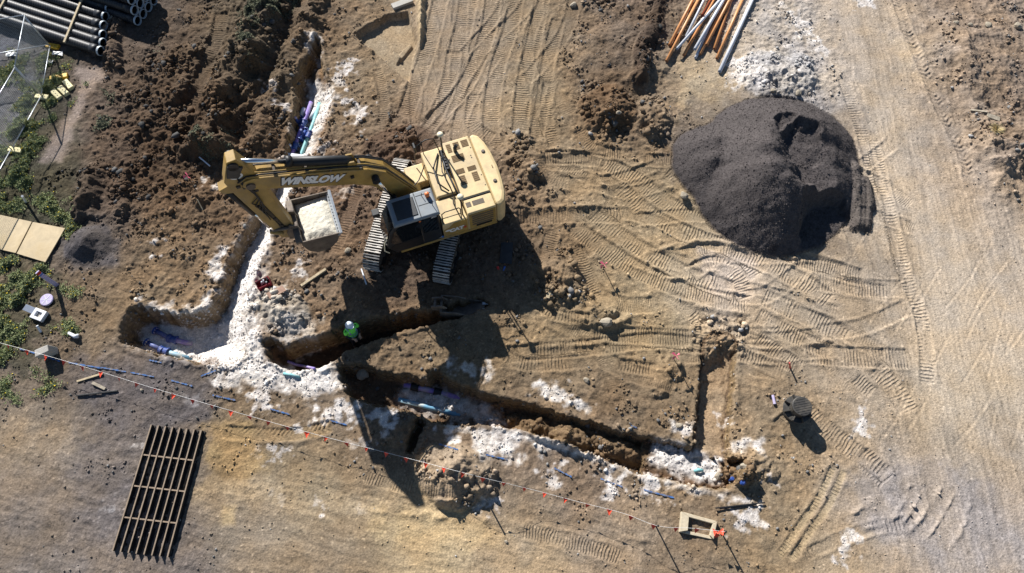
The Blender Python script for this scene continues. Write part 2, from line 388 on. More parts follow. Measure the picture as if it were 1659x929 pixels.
TR = [
 ([(716,-12),(707,30),(694,80),(676,130),(655,190)],.7), ([(800,-12),(793,40),(775,95),(745,150),(690,205)],.7), ([(760,-12),(752,40),(738,90)],.8),
 ([(838,-12),(826,50),(806,110),(795,190),(800,240)],.66), ([(880,-10),(866,60),(850,130),(842,215)],.66), ([(905,30),(890,90),(880,160),(868,225)],.6),
 ([(735,80),(728,130),(712,175),(690,215)],.6), ([(770,150),(765,200),(800,225)],.55),
 ([(880,255),(930,256),(985,262)],.62), ([(835,352),(900,350),(960,348),(1010,350)],.66), ([(895,375),(888,405),(884,430)],.55),
 ([(975,262),(1030,290),(1090,335),(1150,362),(1190,372)],.7), ([(1000,300),(1050,345),(1100,372),(1170,398)],.66),
 ([(925,365),(975,400),(1020,430),(1080,460),(1150,482),(1215,494)],.72), ([(960,345),(1010,385),(1060,415),(1120,445),(1190,470)],.66),
 ([(1100,420),(1150,408),(1200,420),(1230,450)],.8), ([(1120,440),(1160,425),(1195,450),(1212,485)],.6),
 ([(1080,275),(1130,315),(1175,345)],.5), ([(1180,372),(1230,398),(1300,420),(1370,440)],.7), ([(1190,402),(1250,430),(1310,462),(1345,490)],.74),
 ([(1290,420),(1350,437),(1400,450)],.7), ([(1325,455),(1390,468),(1440,475)],.66), ([(1235,480),(1290,505),(1340,530),(1375,550)],.72),
 ([(1225,510),(1290,545),(1350,570)],.6), ([(1305,572),(1370,578),(1420,580),(1475,582)],.74), ([(1225,548),(1262,575),(1300,600)],.66), ([(1190,570),(1230,585),(1275,605)],.5),
 ([(1415,595),(1445,625),(1475,670)],.74), ([(1385,610),(1415,640)],.5),
 ([(820,575),(900,568),(980,560),(1060,552),(1135,560)],.62), ([(960,538),(1050,545),(1130,548)],.6), ([(1118,508),(1136,530),(1132,575)],.5),
 ([(360,20),(352,60),(330,120),(308,172)],.6), ([(610,110),(622,160),(618,205)],.4), ([(890,130),(885,180),(900,240)],.5), ([(935,210),(960,240),(1010,250)],.5),
 ([(1295,655),(1345,700),(1400,745),(1440,785)],.66), ([(1395,730),(1440,770)],.5), ([(1255,690),(1300,650)],.3),
 ([(850,480),(900,510),(960,520)],.4), ([(930,400),(960,460),(990,500)],.5), ([(580,300),(560,360),(540,410)],.5),
 ([(800,560),(850,590),(960,585)],.5), ([(1000,590),(1060,600)],.45)]
for i, (p, w) in enumerate(TR): track(p, w, .10 + .03 * ((i * 7) % 5) / 5, .04, .055, i * 5)
# road edge prints, tyre lugs
track([(1365,125),(1392,200),(1412,270),(1440,350),(1460,430),(1488,500),(1500,560),(1503,625)], .5, .13, .03, .05, 301)
track([(1415,225),(1432,300),(1455,390),(1470,450)], .4, .13, .02, .04, 303)
track([(1448,-10),(1470,50),(1495,110),(1525,180),(1560,250),(1570,290)], .45, .22, .02, .05, 305, chev=.7)
track([(1485,480),(1492,540)], .3, .18, .02, .03, 307)
for k, p in enumerate([[(1350,755),(1325,810),(1290,860),(1262,905)], [(1368,760),(1345,815),(1310,865),(1280,910)]]):
    track(p, .22, .12, .02, .03, 311 + k, berm=.025, col=(200,170,110))
track([(845,860),(900,872),(950,885),(1010,905)], .45, .1, .012, .02, 321); track([(1300,900),(1400,860),(1480,845)], .35, .14, .01, .02, 322)
for k in range(11):        # chevron lugs of the loader left of the big road
    a = 300 + k
track([(540,690),(470,705),(360,700)], .45, .16, .03, .05, 331, chev=.8, col=(180,146,84)); track([(590,770),(680,792),(760,800)], .5, .1, .015, .02, 333)
track([(215,430),(238,455)], .4, .2, .03, .05, 335, chev=.8); track([(232,408),(215,440)], .3, .2, .03, .05, 336)
# long tyre scratches on the road and turning arcs
for k in range(22):
    x0 = rng.uniform(1330, 1640); y0 = rng.uniform(470, 760) if k < 34 else rng.uniform(0, 450)
    a = math.radians(rng.uniform(50, 80) if k < 20 else rng.uniform(95, 112)); L_ = rng.uniform(50, 150); c = rng.uniform(-.25, .25)
    pth = [(x0, y0), (x0 + math.cos(a) * L_ * .5 + c * 30, y0 - math.sin(a) * L_ * .5), (x0 + math.cos(a) * L_, y0 - math.sin(a) * L_)]
    sl, S, D, L = along(pth, .3); g = np.exp(-(D / .035) ** 2) * sstep(0, .5, S) * sstep(0, .5, L - S)
    Z[sl] -= .012 * g; Z[sl] += .008 * np.exp(-((D - .08) / .03) ** 2) * sstep(0, .5, S) * sstep(0, .5, L - S)
for k, (p, dd, hh) in enumerate([([(1480,760),(1470,800),(1440,850)],.1,.03), ([(1500,765),(1492,800),(1455,860)],.06,.02), ([(1530,770),(1515,810),(1465,870)],.1,.035), ([(1550,790),(1530,830),(1490,890)],.06,.02), ([(1575,800),(1560,850),(1540,900)],.1,.03), ([(1372,838),(1410,815),(1440,800)],.09,.04), ([(1380,860),(1420,852),(1460,835)],.08,.03),
        ([(845,258),(935,246),(985,238)],.1,.08), ([(840,342),(930,338),(985,333)],.14,.1), ([(840,372),(900,370)],.1,.06), ([(950,282),(985,305),(1000,315)],.12,.1), ([(1060,290),(1110,322),(1130,330)],.12,.12),
        ([(1040,412),(1100,398),(1150,390),(1230,408),(1330,425)],.1,.08), ([(1010,425),(1060,445),(1110,452),(1178,425)],.08,.06), ([(1090,480),(1150,503),(1215,508)],.12,.08), ([(850,562),(940,560),(1000,548)],.1,.07), ([(1340,498),(1300,480),(1240,462)],.07,.05),
        ([(640,832),(700,838),(760,845)],.12,.06), ([(560,828),(640,832)],.1,.04), ([(1000,870),(1060,880)],.1,.06), ([(930,515),(985,530),(1030,510)],.15,.14), ([(960,535),(1010,525)],.12,.12)]):
    sl, S, D, L = along(p, .6); g = np.exp(-(D / dd) ** 2) * sstep(0, .4, S) * sstep(0, .4, L - S) * np.clip(.7 + fbm(X[sl], Y[sl], .4, 3, k + 60), 0, 1.5)
    Z[sl] += hh * g; ROUGH[sl] = np.maximum(ROUGH[sl], .55 * g)

# ---- trenches
CUT = np.zeros_like(X)
def trench(poly, depth, wall=.22, rag=.14, seed=0, floor_rough=.35, floor=(120,94,64), wallc=(150,112,62), lip=.05):
    sl, d = sdf(poly, 0, 1.0, rag * 1.1, .5, seed)
    d = d + .09 * n2[sl] + .05 * fbm(X[sl], Y[sl], .14, 3, seed + 9)
    t_ = np.clip(d / wall, 0, 1); prof = 1 - (1 - t_) ** 2.2
    z0 = -depth * prof + .16 * fbm(X[sl], Y[sl], 1.1, 4, seed + 2) * sstep(wall * .7, wall * 2, d)
    Z[sl] = np.where(prof > 0, np.minimum(Z[sl] * (1 - prof) + z0, Z[sl] + .0), Z[sl]); Z[sl] += lip * np.exp(-((d + .1) / .09) ** 2)
    ROUGH[sl] = ROUGH[sl] * (1 - prof) + floor_rough * prof; CUT[sl] = np.maximum(CUT[sl], prof)
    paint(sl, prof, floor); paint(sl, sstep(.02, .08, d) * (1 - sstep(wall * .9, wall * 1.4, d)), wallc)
    return sl, d
# upper trench with the two mains
trench([(458,264),(464,228),(472,192),(478,160),(476,138),(490,108),(512,62),(520,66),(522,105),(530,130),(540,150),(534,185),(526,215),(516,240),(506,264)], .75, .25, .14, 1, floor=(128,104,78))
sl, S, D, L = along([(528,120),(541,150),(535,185),(527,215),(517,240),(507,266)], 1.6)
Z[sl] = np.where((CUT[sl] > .02) & (np.abs(D) < 1.4), np.maximum(Z[sl], -.04 - .6 * np.abs(D) + .06 * n2[sl]), Z[sl])
# lime run below the boom, down to the pit
trench([(458,250),(444,280),(430,312),(412,345),(396,372),(380,402),(366,438),(358,470),(336,500),(300,508),(262,503),(226,494),(204,506),(192,538),(198,556),(216,566),(270,580),(330,590),(372,592),(400,575),(398,520),(402,470),(418,425),(440,385),(456,345),(472,310),(488,270),(494,250)], 1.0, .3, .16, 2, .3, (205,202,198), (136,104,64))
# trench of the worker
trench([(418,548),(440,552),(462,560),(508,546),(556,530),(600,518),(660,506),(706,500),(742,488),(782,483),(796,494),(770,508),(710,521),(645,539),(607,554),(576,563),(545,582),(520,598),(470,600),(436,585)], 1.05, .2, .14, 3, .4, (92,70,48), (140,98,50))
# long trench with the mains
trench([(545,592),(575,588),(610,597),(650,606),(690,612),(699,599),(712,600),(720,613),(745,622),(800,640),(860,655),(920,673),(980,691),(1040,706),(1100,718),(1150,733),(1178,741),(1206,745),(1200,762),(1184,792),(1165,795),(1100,783),(1050,770),(1010,756),(950,735),(885,712),(842,695),(800,690),(745,690),(700,684),(668,672),(640,662),(600,655),(560,640)], .8, .2, .14, 4, .5, (122,94,62), (136,98,56))
# short cross trench
trench([(1136,552),(1152,535),(1185,538),(1196,556),(1192,610),(1186,665),(1182,745),(1120,738),(1131,640)], .42, .14, .06, 5, .12, (176,144,98), (128,100,66), .02)
# notch by the long trench, hole by the concrete pit
trench([(676,676),(692,684),(680,708),(668,735),(655,735),(664,700)], .6, .2, .06, 6, .4, (130,106,78), (130,106,78))
# the lime run rises gently to its east side
sl, S, D, L = along([(498,248),(488,275),(474,310),(458,345),(444,385),(424,425),(408,470),(402,520),(404,560),(385,592),(355,594)], 2.2)
low = -.05 - .66 * np.abs(D) * (1 + .3 * n1[sl]) + .05 * n2[sl]
Z[sl] = np.where((CUT[sl] > .02) & (np.abs(D) < 1.5) & (PX[sl] < 500) & (PY[sl] > 245), np.maximum(Z[sl], low), Z[sl])
# the dirt shoved back into the long trench
for (px, py, r, h, s_) in ((900,700,1.3,.5,.5),(955,715,1.3,.55,.5),(1010,735,1.,.5,.55),(855,684,.8,.35,.5),(1190,768,.6,.35,.8)):
    mound(px, py, r, h, s_, -15, 1.6, 1., (140,110,68), z=-.4)
sl, d = sdf([(1050,712),(1110,726),(1168,742),(1170,792),(1110,782),(1048,760)], -.35, .6, .15, .5, 31)
Z[sl] = np.where((CUT[sl] > .6) & (d > -.2), np.maximum(Z[sl], -.34 - .5 * np.maximum(-d, 0) + .06 * n2[sl]), Z[sl])
sl, d = sdf([(1118,518),(1210,518),(1204,572),(1168,560),(1140,585)], 0, .6, .2, .4, 32)
Z[sl] = np.where(CUT[sl] > .1, np.maximum(Z[sl], -.42 + .42 * sstep(-.5, .35, d) + .1 * n1[sl]), Z[sl]); ROUGH[sl] = np.maximum(ROUGH[sl], .9 * sstep(-.3, .1, d))
for q_ in ((1205,755,.6),(1228,748,.5),(1215,772,.5),(1245,765,.4)): mound(q_[0], q_[1], q_[2], .1, .8, 0, 1.5, 1.)
# ---- lime (white bedding sand): where it lies
def lime(poly, z=0.0, soft=.22, rag=.5, k=1.0, seed=0, rgb=(240,232,218), rs=.5, h=0.0):
    sl, d = sdf(poly, z, .8, rag, rs, seed + 70)
    m = sstep(-soft * .6, soft * 1.6, d + .16 * n2[sl]) * k * np.clip(.86 + .55 * n2[sl] + .3 * n1[sl], .25, 1)
    paint(sl, m, rgb); 
    if h: Z[sl] += h * m * (1 + .6 * n2[sl])
    return sl, m
lime([(470,250),(496,255),(486,300),(470,340),(456,380),(440,430),(430,480),(430,540),(440,585),(480,600),(520,600),(540,585),(548,598),(520,625),(440,622),(380,612),(340,592),(300,585),(250,578),(215,565),(215,520),(250,515),(340,512),(366,470),(380,420),(410,360),(440,300)], -.4, .25, .35, 1, 1, (242,234,220))
lime([(492,125),(524,132),(545,148),(552,165),(530,205),(514,240),(502,268),(466,268),(474,220),(488,165)], -.3, .25, .4, 1., 2)
lime([(503,60),(518,62),(520,100),(508,105)], -.2, .15, .5, .8, 22)
lime([(470,500),(520,520),(505,560),(450,560),(425,520),(425,470),(470,470)], 0, .2, 1.0, .6, 3, (205,196,180))
lime([(225,492),(262,495),(300,500),(340,480),(352,500),(330,520),(262,512),(228,505)], -.1, .15, .6, .85, 4)
lime([(345,410),(368,405),(366,450),(350,470),(338,455)], 0, .15, .6, .85, 5)
lime([(650,622),(690,625),(760,640),(800,660),(828,690),(800,694),(740,684),(660,665),(640,650)], -.8, .3, .3, .9, 6, (222,216,206))
lime([(1050,712),(1110,728),(1165,745),(1168,790),(1110,780),(1052,755)], -.6, .2, .3, 1, 7)
lime([(1178,710),(1236,714),(1234,735),(1180,732)], 0, .15, .3, 1, 8); lime([(1086,683),(1124,688),(1120,703),(1092,700)], 0, .15, .5, .9, 9)
lime([(725,585),(790,590),(795,612),(740,608)], 0, .15, .6, .75, 10); lime([(865,618),(920,628),(918,652),(870,645)], 0, .15, .6, .85, 11); lime([(915,645),(960,660),(950,668),(915,660)], 0, .1, .5, .8, 12)
lime([(800,690),(860,700),(960,735),(1050,765),(1130,790),(1220,808),(1225,818),(1120,800),(1040,775),(950,745),(850,718),(800,708)], 0, .14, .18, 1., 13, (236,226,210))
lime([(750,692),(835,704),(850,745),(805,748),(765,725)], 0, .2, .6, .95, 14)
lime([(330,590),(420,585),(520,590),(560,600),(545,640),(500,650),(420,632),(350,618)], 0, .25, .7, .95, 23); lime([(865,722),(890,722),(878,742)], 0, .1, .3, 1, 15)
for k, q in enumerate([[(405,640),(440,635),(442,662),(408,666)], [(515,660),(560,645),(580,655),(570,685),(510,682)], [(975,770),(1010,770),(1005,800),(972,800)], [(1040,765),(1055,768),(1052,795),(1040,795)], [(1190,820),(1232,815),(1236,850),(1190,862)], [(1365,865),(1392,862),(1380,910),(1362,915)], [(1395,660),(1415,685),(1408,708),(1385,700)],
        [(1268,5),(1300,30),(1330,70),(1345,90),(1320,85),(1285,50)], [(1385,-10),(1425,-10),(1415,12),(1388,15)], [(560,165),(600,175),(590,195),(555,190)], [(540,120),(570,115),(560,140),(530,150)], [(1180,90),(1230,95),(1235,150),(1175,140)], [(720,680),(745,690),(738,715),(716,700)], [(600,660),(640,665),(635,700),(612,690)], [(500,58),(520,62),(515,78),(503,72)], [(328,290),(350,300),(345,308),(330,300)], [(245,395),(265,400),(255,410)], [(470,430),(500,425),(495,445),(470,450)], [(880,770),(905,775),(900,790),(880,788)], [(1050,795),(1095,800),(1090,808),(1052,805)]]):
    lime(q, 0, .15, .9, .85, 30 + k, (238,230,218), .4)
for k in range(34):        # scattered dustings of lime
    px = rng.choice([rng.uniform(440, 640), rng.uniform(360, 620), rng.uniform(780, 1250), rng.uniform(1150, 1340), rng.uniform(150, 660)]); py = {0: 160}.get(0)
    py = rng.uniform(90, 330) if 440 < px < 640 and k % 2 else (rng.uniform(20, 140) if px > 1250 else rng.uniform(640, 830))
    r = rng.uniform(4, 13)
    lime([(px - r, py - r * .6), (px + r, py - r * .5), (px + r, py + r * .6), (px - r, py + r * .5)], 0, .1, .8, rng.uniform(.3, .8), 90 + k, (232,224,212), .3)
# ---- other soils
def soil(poly, rgb, k=.8, soft=.4, rag=.7, seed=0, rs=.8): 
    sl, d = sdf(poly, 0, 1.2, rag, rs, seed + 170); m = sstep(-soft, soft, d) * k; paint(sl, m, rgb); return sl, m
soil([(1380,770),(1440,770),(1520,745),(1640,800),(1680,930),(1560,960),(1500,915),(1440,880),(1385,835)], (170,156,141), .9, .35, .8, 1)
soil([(330,690),(400,690),(440,740),(400,780),(340,760)], (184,146,74), .75, .3, .8, 2); soil([(362,822),(384,820),(382,850),(362,850)], (198,164,98), .8, .12, .2, 3)
soil([(240,765),(360,775),(500,800),(620,815),(600,840),(420,815),(250,790)], (184,158,112), .6, .3, .9, 4)
soil([(600,830),(780,830),(820,870),(700,890),(600,865)], (202,168,100), .6, .4, .8, 5); soil([(90,580),(330,590),(330,680),(200,690),(95,620)], (118,109,106), .6, .4, .9, 6)
soil([(150,640),(320,660),(330,760),(250,900),(120,860),(140,740)], (126,115,108), .5, .5, 1.4, 7, .6); soil([(0,680),(120,690),(110,740),(0,740)], (178,150,108), .5, .4, .9, 8)
soil([(1440,60),(1480,70),(1490,140),(1460,110)], (204,174,122), .4, .3, .7, 9); soil([(1530,380),(1659,560),(1659,640),(1560,560)], (208,180,136), .35, .6, 1.2, 10)
soil([(1100,100),(1180,120),(1180,150),(1100,190)], (188,162,114), .5, .3, .8, 11); soil([(100,390),(190,390),(195,430),(120,440)], (112,105,104), .9, .2, .3, 12)
soil([(1130,400),(1220,420),(1225,490),(1150,470)], (204,182,156), .6, .2, .5, 13); soil([(20,70),(60,130),(20,200),(-20,200),(-20,80)], (122,122,126), .8, .3, .5, 14)
soil([(0,100),(110,90),(130,300),(110,380),(-20,390),(-20,100)], (88,86,58), .55, .4, 1., 15); soil([(0,420),(90,430),(95,520),(30,600),(-20,600)], (84,84,54), .6, .3, 1., 16)
sl, d = sdf([(118,108),(166,104),(172,128),(140,160),(132,190),(118,225),(104,268),(62,264),(78,222),(112,180),(128,140)], 0, .8, .25, .5, 45); m = sstep(-.1, .3, d)
ROUGH[sl] *= 1 - .8 * m; Z[sl] *= 1 - .6 * m; paint(sl, .8 * m, (172,148,126))
soil([(20,0),(60,140),(20,235),(-30,240),(-30,60)], (120,120,124), .75, .3, .5, 17)
# ---- dark gravel stockpile and the small heap
G_RGB = (76, 71, 71)
def cones(lst, slope, poly, rgb, seed, rough, rag=.12):
    P = wpts(poly); pad = 1.0
    sl = block(P[:, 0].min() - pad, P[:, 0].max() + pad, P[:, 1].min() - pad, P[:, 1].max() + pad)
    x = X[sl] + .10 * fbm(X[sl], Y[sl], .9, 3, seed); y = Y[sl] + .10 * fbm(X[sl], Y[sl], .9, 3, seed + 4)
    h = np.full(x.shape, -1.0)
    for (px, py, hh) in lst:
        c = W(px, py, hh); dd = np.sqrt((x - c.x) ** 2 + (y - c.y) ** 2 + .06)
        k = hh - slope * dd; mx = np.maximum(h, k); h = mx + .09 * np.exp(-np.abs(h - k) / .12)
    return sl, h
sl, h = cones([(1148,228,1.0),(1160,248,1.1),(1165,222,1.05),(1236,190,1.3),(1250,205,1.7),(1244,240,1.6),(1256,225,2.1),(1260,258,2.1),(1245,278,1.7),(1278,285,1.9),(1272,188,1.8),(1300,186,1.8),(1328,195,1.6),(1345,215,1.2),(1348,245,1.25),(1345,275,1.3),(1330,290,1.35),(1305,298,1.55),(1226,290,1.25),(1252,300,1.5),(1282,305,1.4),(1228,312,.95),(1318,240,1.2)], .80,
    [(1080,140),(1420,140),(1430,410),(1080,410)], G_RGB, 3, .2)
def cutp(h, poly, z, level, slope, rag, seed, tx=0.0, ty=0.0):
    s2, d = sdf(poly, z, 6.0, rag, .6, seed)
    full = np.full(X.shape, 9.0); c = wpts(poly, z).mean(0)
    full[s2] = level + tx * (X[s2] - c[0]) + ty * (Y[s2] - c[1]) + np.maximum(-d, 0) * slope
    k = full[sl]
    return np.minimum(h, k)
h = cutp(h, [(1274,232),(1290,212),(1312,210),(1330,235),(1362,245),(1368,300),(1330,304),(1302,290),(1286,262)], 1.0, .95, 1.15, .3, 5, .03, .10)
h = cutp(h, [(1256,200),(1268,188),(1284,190),(1276,204),(1262,214)], 1.2, 1.25, 1.2, .25, 6)
h = cutp(h, [(1308,342),(1362,334),(1376,396),(1300,402),(1292,378)], 0.0, .04, 2.3, .2, 7)
h = np.where(h > .1, h + .04 * fbm(X[sl], Y[sl], .7, 4, 78), h) + .03 * fbm(X[sl], Y[sl], .5, 3, 79)
h += .03 * fbm(X[sl], Y[sl], .35, 4, 77); hp = np.maximum(h, 0)
m = sstep(-.06, .05, h); Z[sl] = np.maximum(Z[sl], Z[sl] * (1 - m) + hp); ROUGH[sl] = ROUGH[sl] * (1 - m) + .14 * m; paint(sl, m, G_RGB, .62)
GRAV = np.zeros_like(X); GRAV[sl] = m
for p, w_, hh in (([(1383,262),(1388,320),(1386,378)],.3,.28), ([(1396,280),(1404,335),(1400,380)],.26,.2), ([(1402,290),(1414,345)],.2,.12)):   # windrows spilled beside the pile
    s2, S, D, L = along(p, .6); g = np.clip(1 - (np.abs(D) / w_) ** 1.5, 0, 1) * sstep(0, .5, S) * sstep(-.02, .35, L - S)
    Z[s2] += hh * g; paint(s2, sstep(0, .2, g), (112,102,92), .62); GRAV[s2] = np.maximum(GRAV[s2], sstep(0, .2, g))
for (px, py, r, h_, s_) in ((148,392,.95,.3,.9), (132,400,.7,.2,1.)):
    mound(px, py, r, h_, s_, 0, 1.3, .3, (104,98,98))
soil([(1085,190),(1110,165),(1230,140),(1400,175),(1400,300),(1360,410),(1200,410),(1170,360),(1090,280)], (120,110,104), .35, .5, 1.1, 18, .5)

# ---- breakup: clods, grain, wheel-polished patches
RIBM *= 1 - GRAV
f1, v1 = worley(X + .05 * n2, Y + .05 * n1, .21, 1); f2, v2 = worley(X, Y, .10, 2)
clod = np.clip(1 - f1 / .75, 0, 1) ** .8 * (v1 > .35) * v1; clod2 = np.clip(1 - f2 / .8, 0, 1) * (v2 > .4) * v2
R = np.clip(ROUGH, 0, 1.05)
near = inner.astype(float)
Z += near * (R * (.20 * n1 + .10 * n2) + R ** 1.5 * (.10 * clod + .05 * clod2) + .012 * fbm(X, Y, .12, 3, 51) * (.35 + R) + .05 * n3 * (.3 + R))
fine = fbm(X, Y, .10, 3, 55)
white_ = np.clip((COL.min(-1) - .36) / .12, 0, 1)
def streaks(a, b_, m, sx, sy, seed):
    p, q = W(*a), W(*b_); t = np.array([q.x - p.x, q.y - p.y]); t /= np.hypot(*t)
    u_ = X * t[0] + Y * t[1]; v_ = -X * t[1] + Y * t[0] + .25 * fbm(X, Y, 3., 2, seed)
    return m * (gnoise(u_ / sx, v_ / sy, seed) + .6 * gnoise(u_ / sx * 2.3, v_ / sy * 2.1, seed + 2))
road = sstep(1330, 1420, PX - (PY - 300) * .12); low_road = sstep(640, 740, PY - PX * .12) * sstep(1150, 900, PX)
st = streaks((1400, 0), (1540, 560), road, 2.2, .13, 3) + streaks((1400, 0), (1540, 560), road, 5., .5, 5) + streaks((0, 700), (700, 860), low_road, 2.5, .3, 7) + .7 * streaks((0, 700), (700, 860), low_road, 1.2, .12, 9)
Z += near * .012 * st
shade = 1 + .10 * st + .16 * n3 + .20 * n1 * (.5 + R) + .16 * n2 * (.6 + .6 * R) + .12 * fine
shade += .14 * (v1 - .5) * R + .12 * (v2 - .5) * np.clip(R, .15, 1)
shade = 1 + (shade - 1) * (1 - .6 * white_)
COL *= np.clip(shade, .45, 1.6)[..., None].astype(np.float32)
warm = np.clip(fbm(X, Y, 1.3, 4, 66) * 1.1, -.35, .35)       # patches of clay and of greyer dust
LUM = COL.mean(-1); keep = np.clip(1.6 - LUM * 2.4, 0, 1) * (1 - GRAV)
COL[..., 0] *= 1 + .14 * warm * keep; COL[..., 2] *= 1 - .30 * warm * keep
peb = (v2 > .93) & (f2 < .35) & (R < .9) & (GRAV < .5); COL[peb] *= 1.35
peb = (v2 < .06) & (f2 < .38) & (R < .9) & (GRAV < .5) & (white_ < .3); COL[peb] *= .7
_l = (COL * np.array([.3, .6, .1], np.float32)).sum(-1, keepdims=True); COL = (_l + (COL - _l) * .71) * np.where((_l < .34) & (GRAV < .5)[..., None], np.clip(_l / .27, .2, 1.5) ** .36, 1.0 + 0 * _l)
COL = np.clip(COL * np.array([.975, .965, .99], np.float32), .004, .9)
# ---- build the sheet
def grid_object(name, material):
    nv = NX * NY
    co = np.empty((nv, 3), np.float32); co[:, 0] = X.ravel(); co[:, 1] = Y.ravel(); co[:, 2] = Z.ravel()
    idx = np.arange(nv, dtype=np.int32).reshape(NY, NX)
    q = np.stack([idx[:-1, :-1], idx[:-1, 1:], idx[1:, 1:], idx[1:, :-1]], -1).reshape(-1, 4)
    me = bpy.data.meshes.new(name); me.vertices.add(nv); me.vertices.foreach_set('co', co.ravel())
    me.loops.add(q.size); me.loops.foreach_set('vertex_index', q.ravel())
    me.polygons.add(len(q)); me.polygons.foreach_set('loop_start', np.arange(0, q.size, 4, dtype=np.int32))
    me.polygons.foreach_set('use_smooth', np.ones(len(q), bool))
    me.update(calc_edges=True)
    ca = me.color_attributes.new('soil', 'FLOAT_COLOR', 'POINT')
    rgba = np.ones((nv, 4), np.float32); rgba[:, :3] = COL.reshape(-1, 3); ca.data.foreach_set('color', rgba.ravel())
    for nm, arr in (('rib_phase', RIBP), ('rib_mask', RIBM), ('cut', (CUT > .03).astype(float))):
        fa = me.attributes.new(nm, 'FLOAT', 'POINT'); fa.data.foreach_set('value', arr.astype(np.float32).ravel())
    me.materials.append(material)
    o = bpy.data.objects.new(name, me); C.objects.link(o); return o
gm = bpy.data.materials.new('soil'); gm.use_nodes = True
N = gm.node_tree.nodes; L = gm.node_tree.links; b = N['Principled BSDF']; b.inputs['Roughness'].default_value = .95; b.inputs['Specular IOR Level'].default_value = .12
at_ = N.new('ShaderNodeAttribute'); at_.attribute_name = 'soil'
tc = N.new('ShaderNodeTexCoord'); nz = N.new('ShaderNodeTexNoise'); nz.inputs['Scale'].default_value = 14; nz.inputs['Detail'].default_value = 7; nz.inputs['Roughness'].default_value = .75
L.new(tc.outputs['Object'], nz.inputs['Vector'])
mr = N.new('ShaderNodeMapRange'); mr.inputs[1].default_value = .25; mr.inputs[2].default_value = .75; mr.inputs[3].default_value = .5; mr.inputs[4].default_value = 1.5
L.new(nz.outputs['Fac'], mr.inputs[0])
nz2 = N.new('ShaderNodeTexNoise'); nz2.inputs['Scale'].default_value = 42; nz2.inputs['Detail'].default_value = 4; nz2.inputs['Roughness'].default_value = .7; L.new(tc.outputs['Object'], nz2.inputs['Vector'])
mr2 = N.new('ShaderNodeMapRange'); mr2.inputs[1].default_value = .3; mr2.inputs[2].default_value = .7; mr2.inputs[3].default_value = .74; mr2.inputs[4].default_value = 1.26; L.new(nz2.outputs['Fac'], mr2.inputs[0])
mm = N.new('ShaderNodeMath'); mm.operation = 'MULTIPLY'; L.new(mr.outputs[0], mm.inputs[0]); L.new(mr2.outputs[0], mm.inputs[1])
mx = N.new('ShaderNodeMixRGB'); mx.blend_type = 'MULTIPLY'; mx.inputs[0].default_value = 1
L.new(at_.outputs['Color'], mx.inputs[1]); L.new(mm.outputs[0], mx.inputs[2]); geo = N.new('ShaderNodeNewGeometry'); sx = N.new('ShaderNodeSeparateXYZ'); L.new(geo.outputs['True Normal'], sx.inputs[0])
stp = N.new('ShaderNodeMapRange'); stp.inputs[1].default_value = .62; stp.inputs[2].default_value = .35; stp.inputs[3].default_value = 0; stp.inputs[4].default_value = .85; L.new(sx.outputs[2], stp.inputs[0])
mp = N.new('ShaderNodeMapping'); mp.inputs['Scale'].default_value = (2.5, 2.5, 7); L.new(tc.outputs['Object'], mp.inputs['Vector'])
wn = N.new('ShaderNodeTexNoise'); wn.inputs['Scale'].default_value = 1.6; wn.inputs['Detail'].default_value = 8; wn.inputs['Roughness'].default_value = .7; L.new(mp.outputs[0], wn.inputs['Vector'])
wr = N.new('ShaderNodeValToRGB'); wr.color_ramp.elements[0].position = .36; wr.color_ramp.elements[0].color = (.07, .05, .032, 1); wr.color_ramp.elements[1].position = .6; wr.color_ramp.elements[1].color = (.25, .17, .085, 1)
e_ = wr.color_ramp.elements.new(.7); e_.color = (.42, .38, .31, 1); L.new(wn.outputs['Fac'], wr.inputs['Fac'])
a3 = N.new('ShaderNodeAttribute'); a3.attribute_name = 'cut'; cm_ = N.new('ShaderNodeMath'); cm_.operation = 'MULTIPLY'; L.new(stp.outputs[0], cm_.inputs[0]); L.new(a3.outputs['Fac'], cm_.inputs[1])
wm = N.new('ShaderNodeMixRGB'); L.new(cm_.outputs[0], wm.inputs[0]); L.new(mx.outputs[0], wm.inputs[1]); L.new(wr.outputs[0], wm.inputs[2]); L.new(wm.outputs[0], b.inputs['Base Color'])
vz = N.new('ShaderNodeTexVoronoi'); vz.inputs['Scale'].default_value = 16; L.new(tc.outputs['Object'], vz.inputs['Vector'])
ad = N.new('ShaderNodeMath'); ad.operation = 'MULTIPLY_ADD'; ad.inputs[1].default_value = -.5; L.new(vz.outputs['Distance'], ad.inputs[0]); L.new(nz.outputs['Fac'], ad.inputs[2])
bp = N.new('ShaderNodeBump'); bp.inputs['Strength'].default_value = .55; bp.inputs['Distance'].default_value = .035
L.new(ad.outputs[0], bp.inputs['Height'])
a1 = N.new('ShaderNodeAttribute'); a1.attribute_name = 'rib_phase'; a2 = N.new('ShaderNodeAttribute'); a2.attribute_name = 'rib_mask'
pp = N.new('ShaderNodeMath'); pp.operation = 'PINGPONG'; pp.inputs[1].default_value = .5; L.new(a1.outputs['Fac'], pp.inputs[0])
sm = N.new('ShaderNodeMapRange'); sm.interpolation_type = 'SMOOTHSTEP'; sm.inputs[1].default_value = .12; sm.inputs[2].default_value = .42; L.new(pp.outputs[0], sm.inputs[0])
rm = N.new('ShaderNodeMath'); rm.operation = 'MULTIPLY'; L.new(sm.outputs[0], rm.inputs[0]); L.new(a2.outputs['Fac'], rm.inputs[1])
b2 = N.new('ShaderNodeBump'); b2.inputs['Strength'].default_value = 1.0; b2.inputs['Distance'].default_value = .025
L.new(rm.outputs[0], b2.inputs['Height']); L.new(bp.outputs['Normal'], b2.inputs['Normal']); L.new(b2.outputs['Normal'], b.inputs['Normal'])
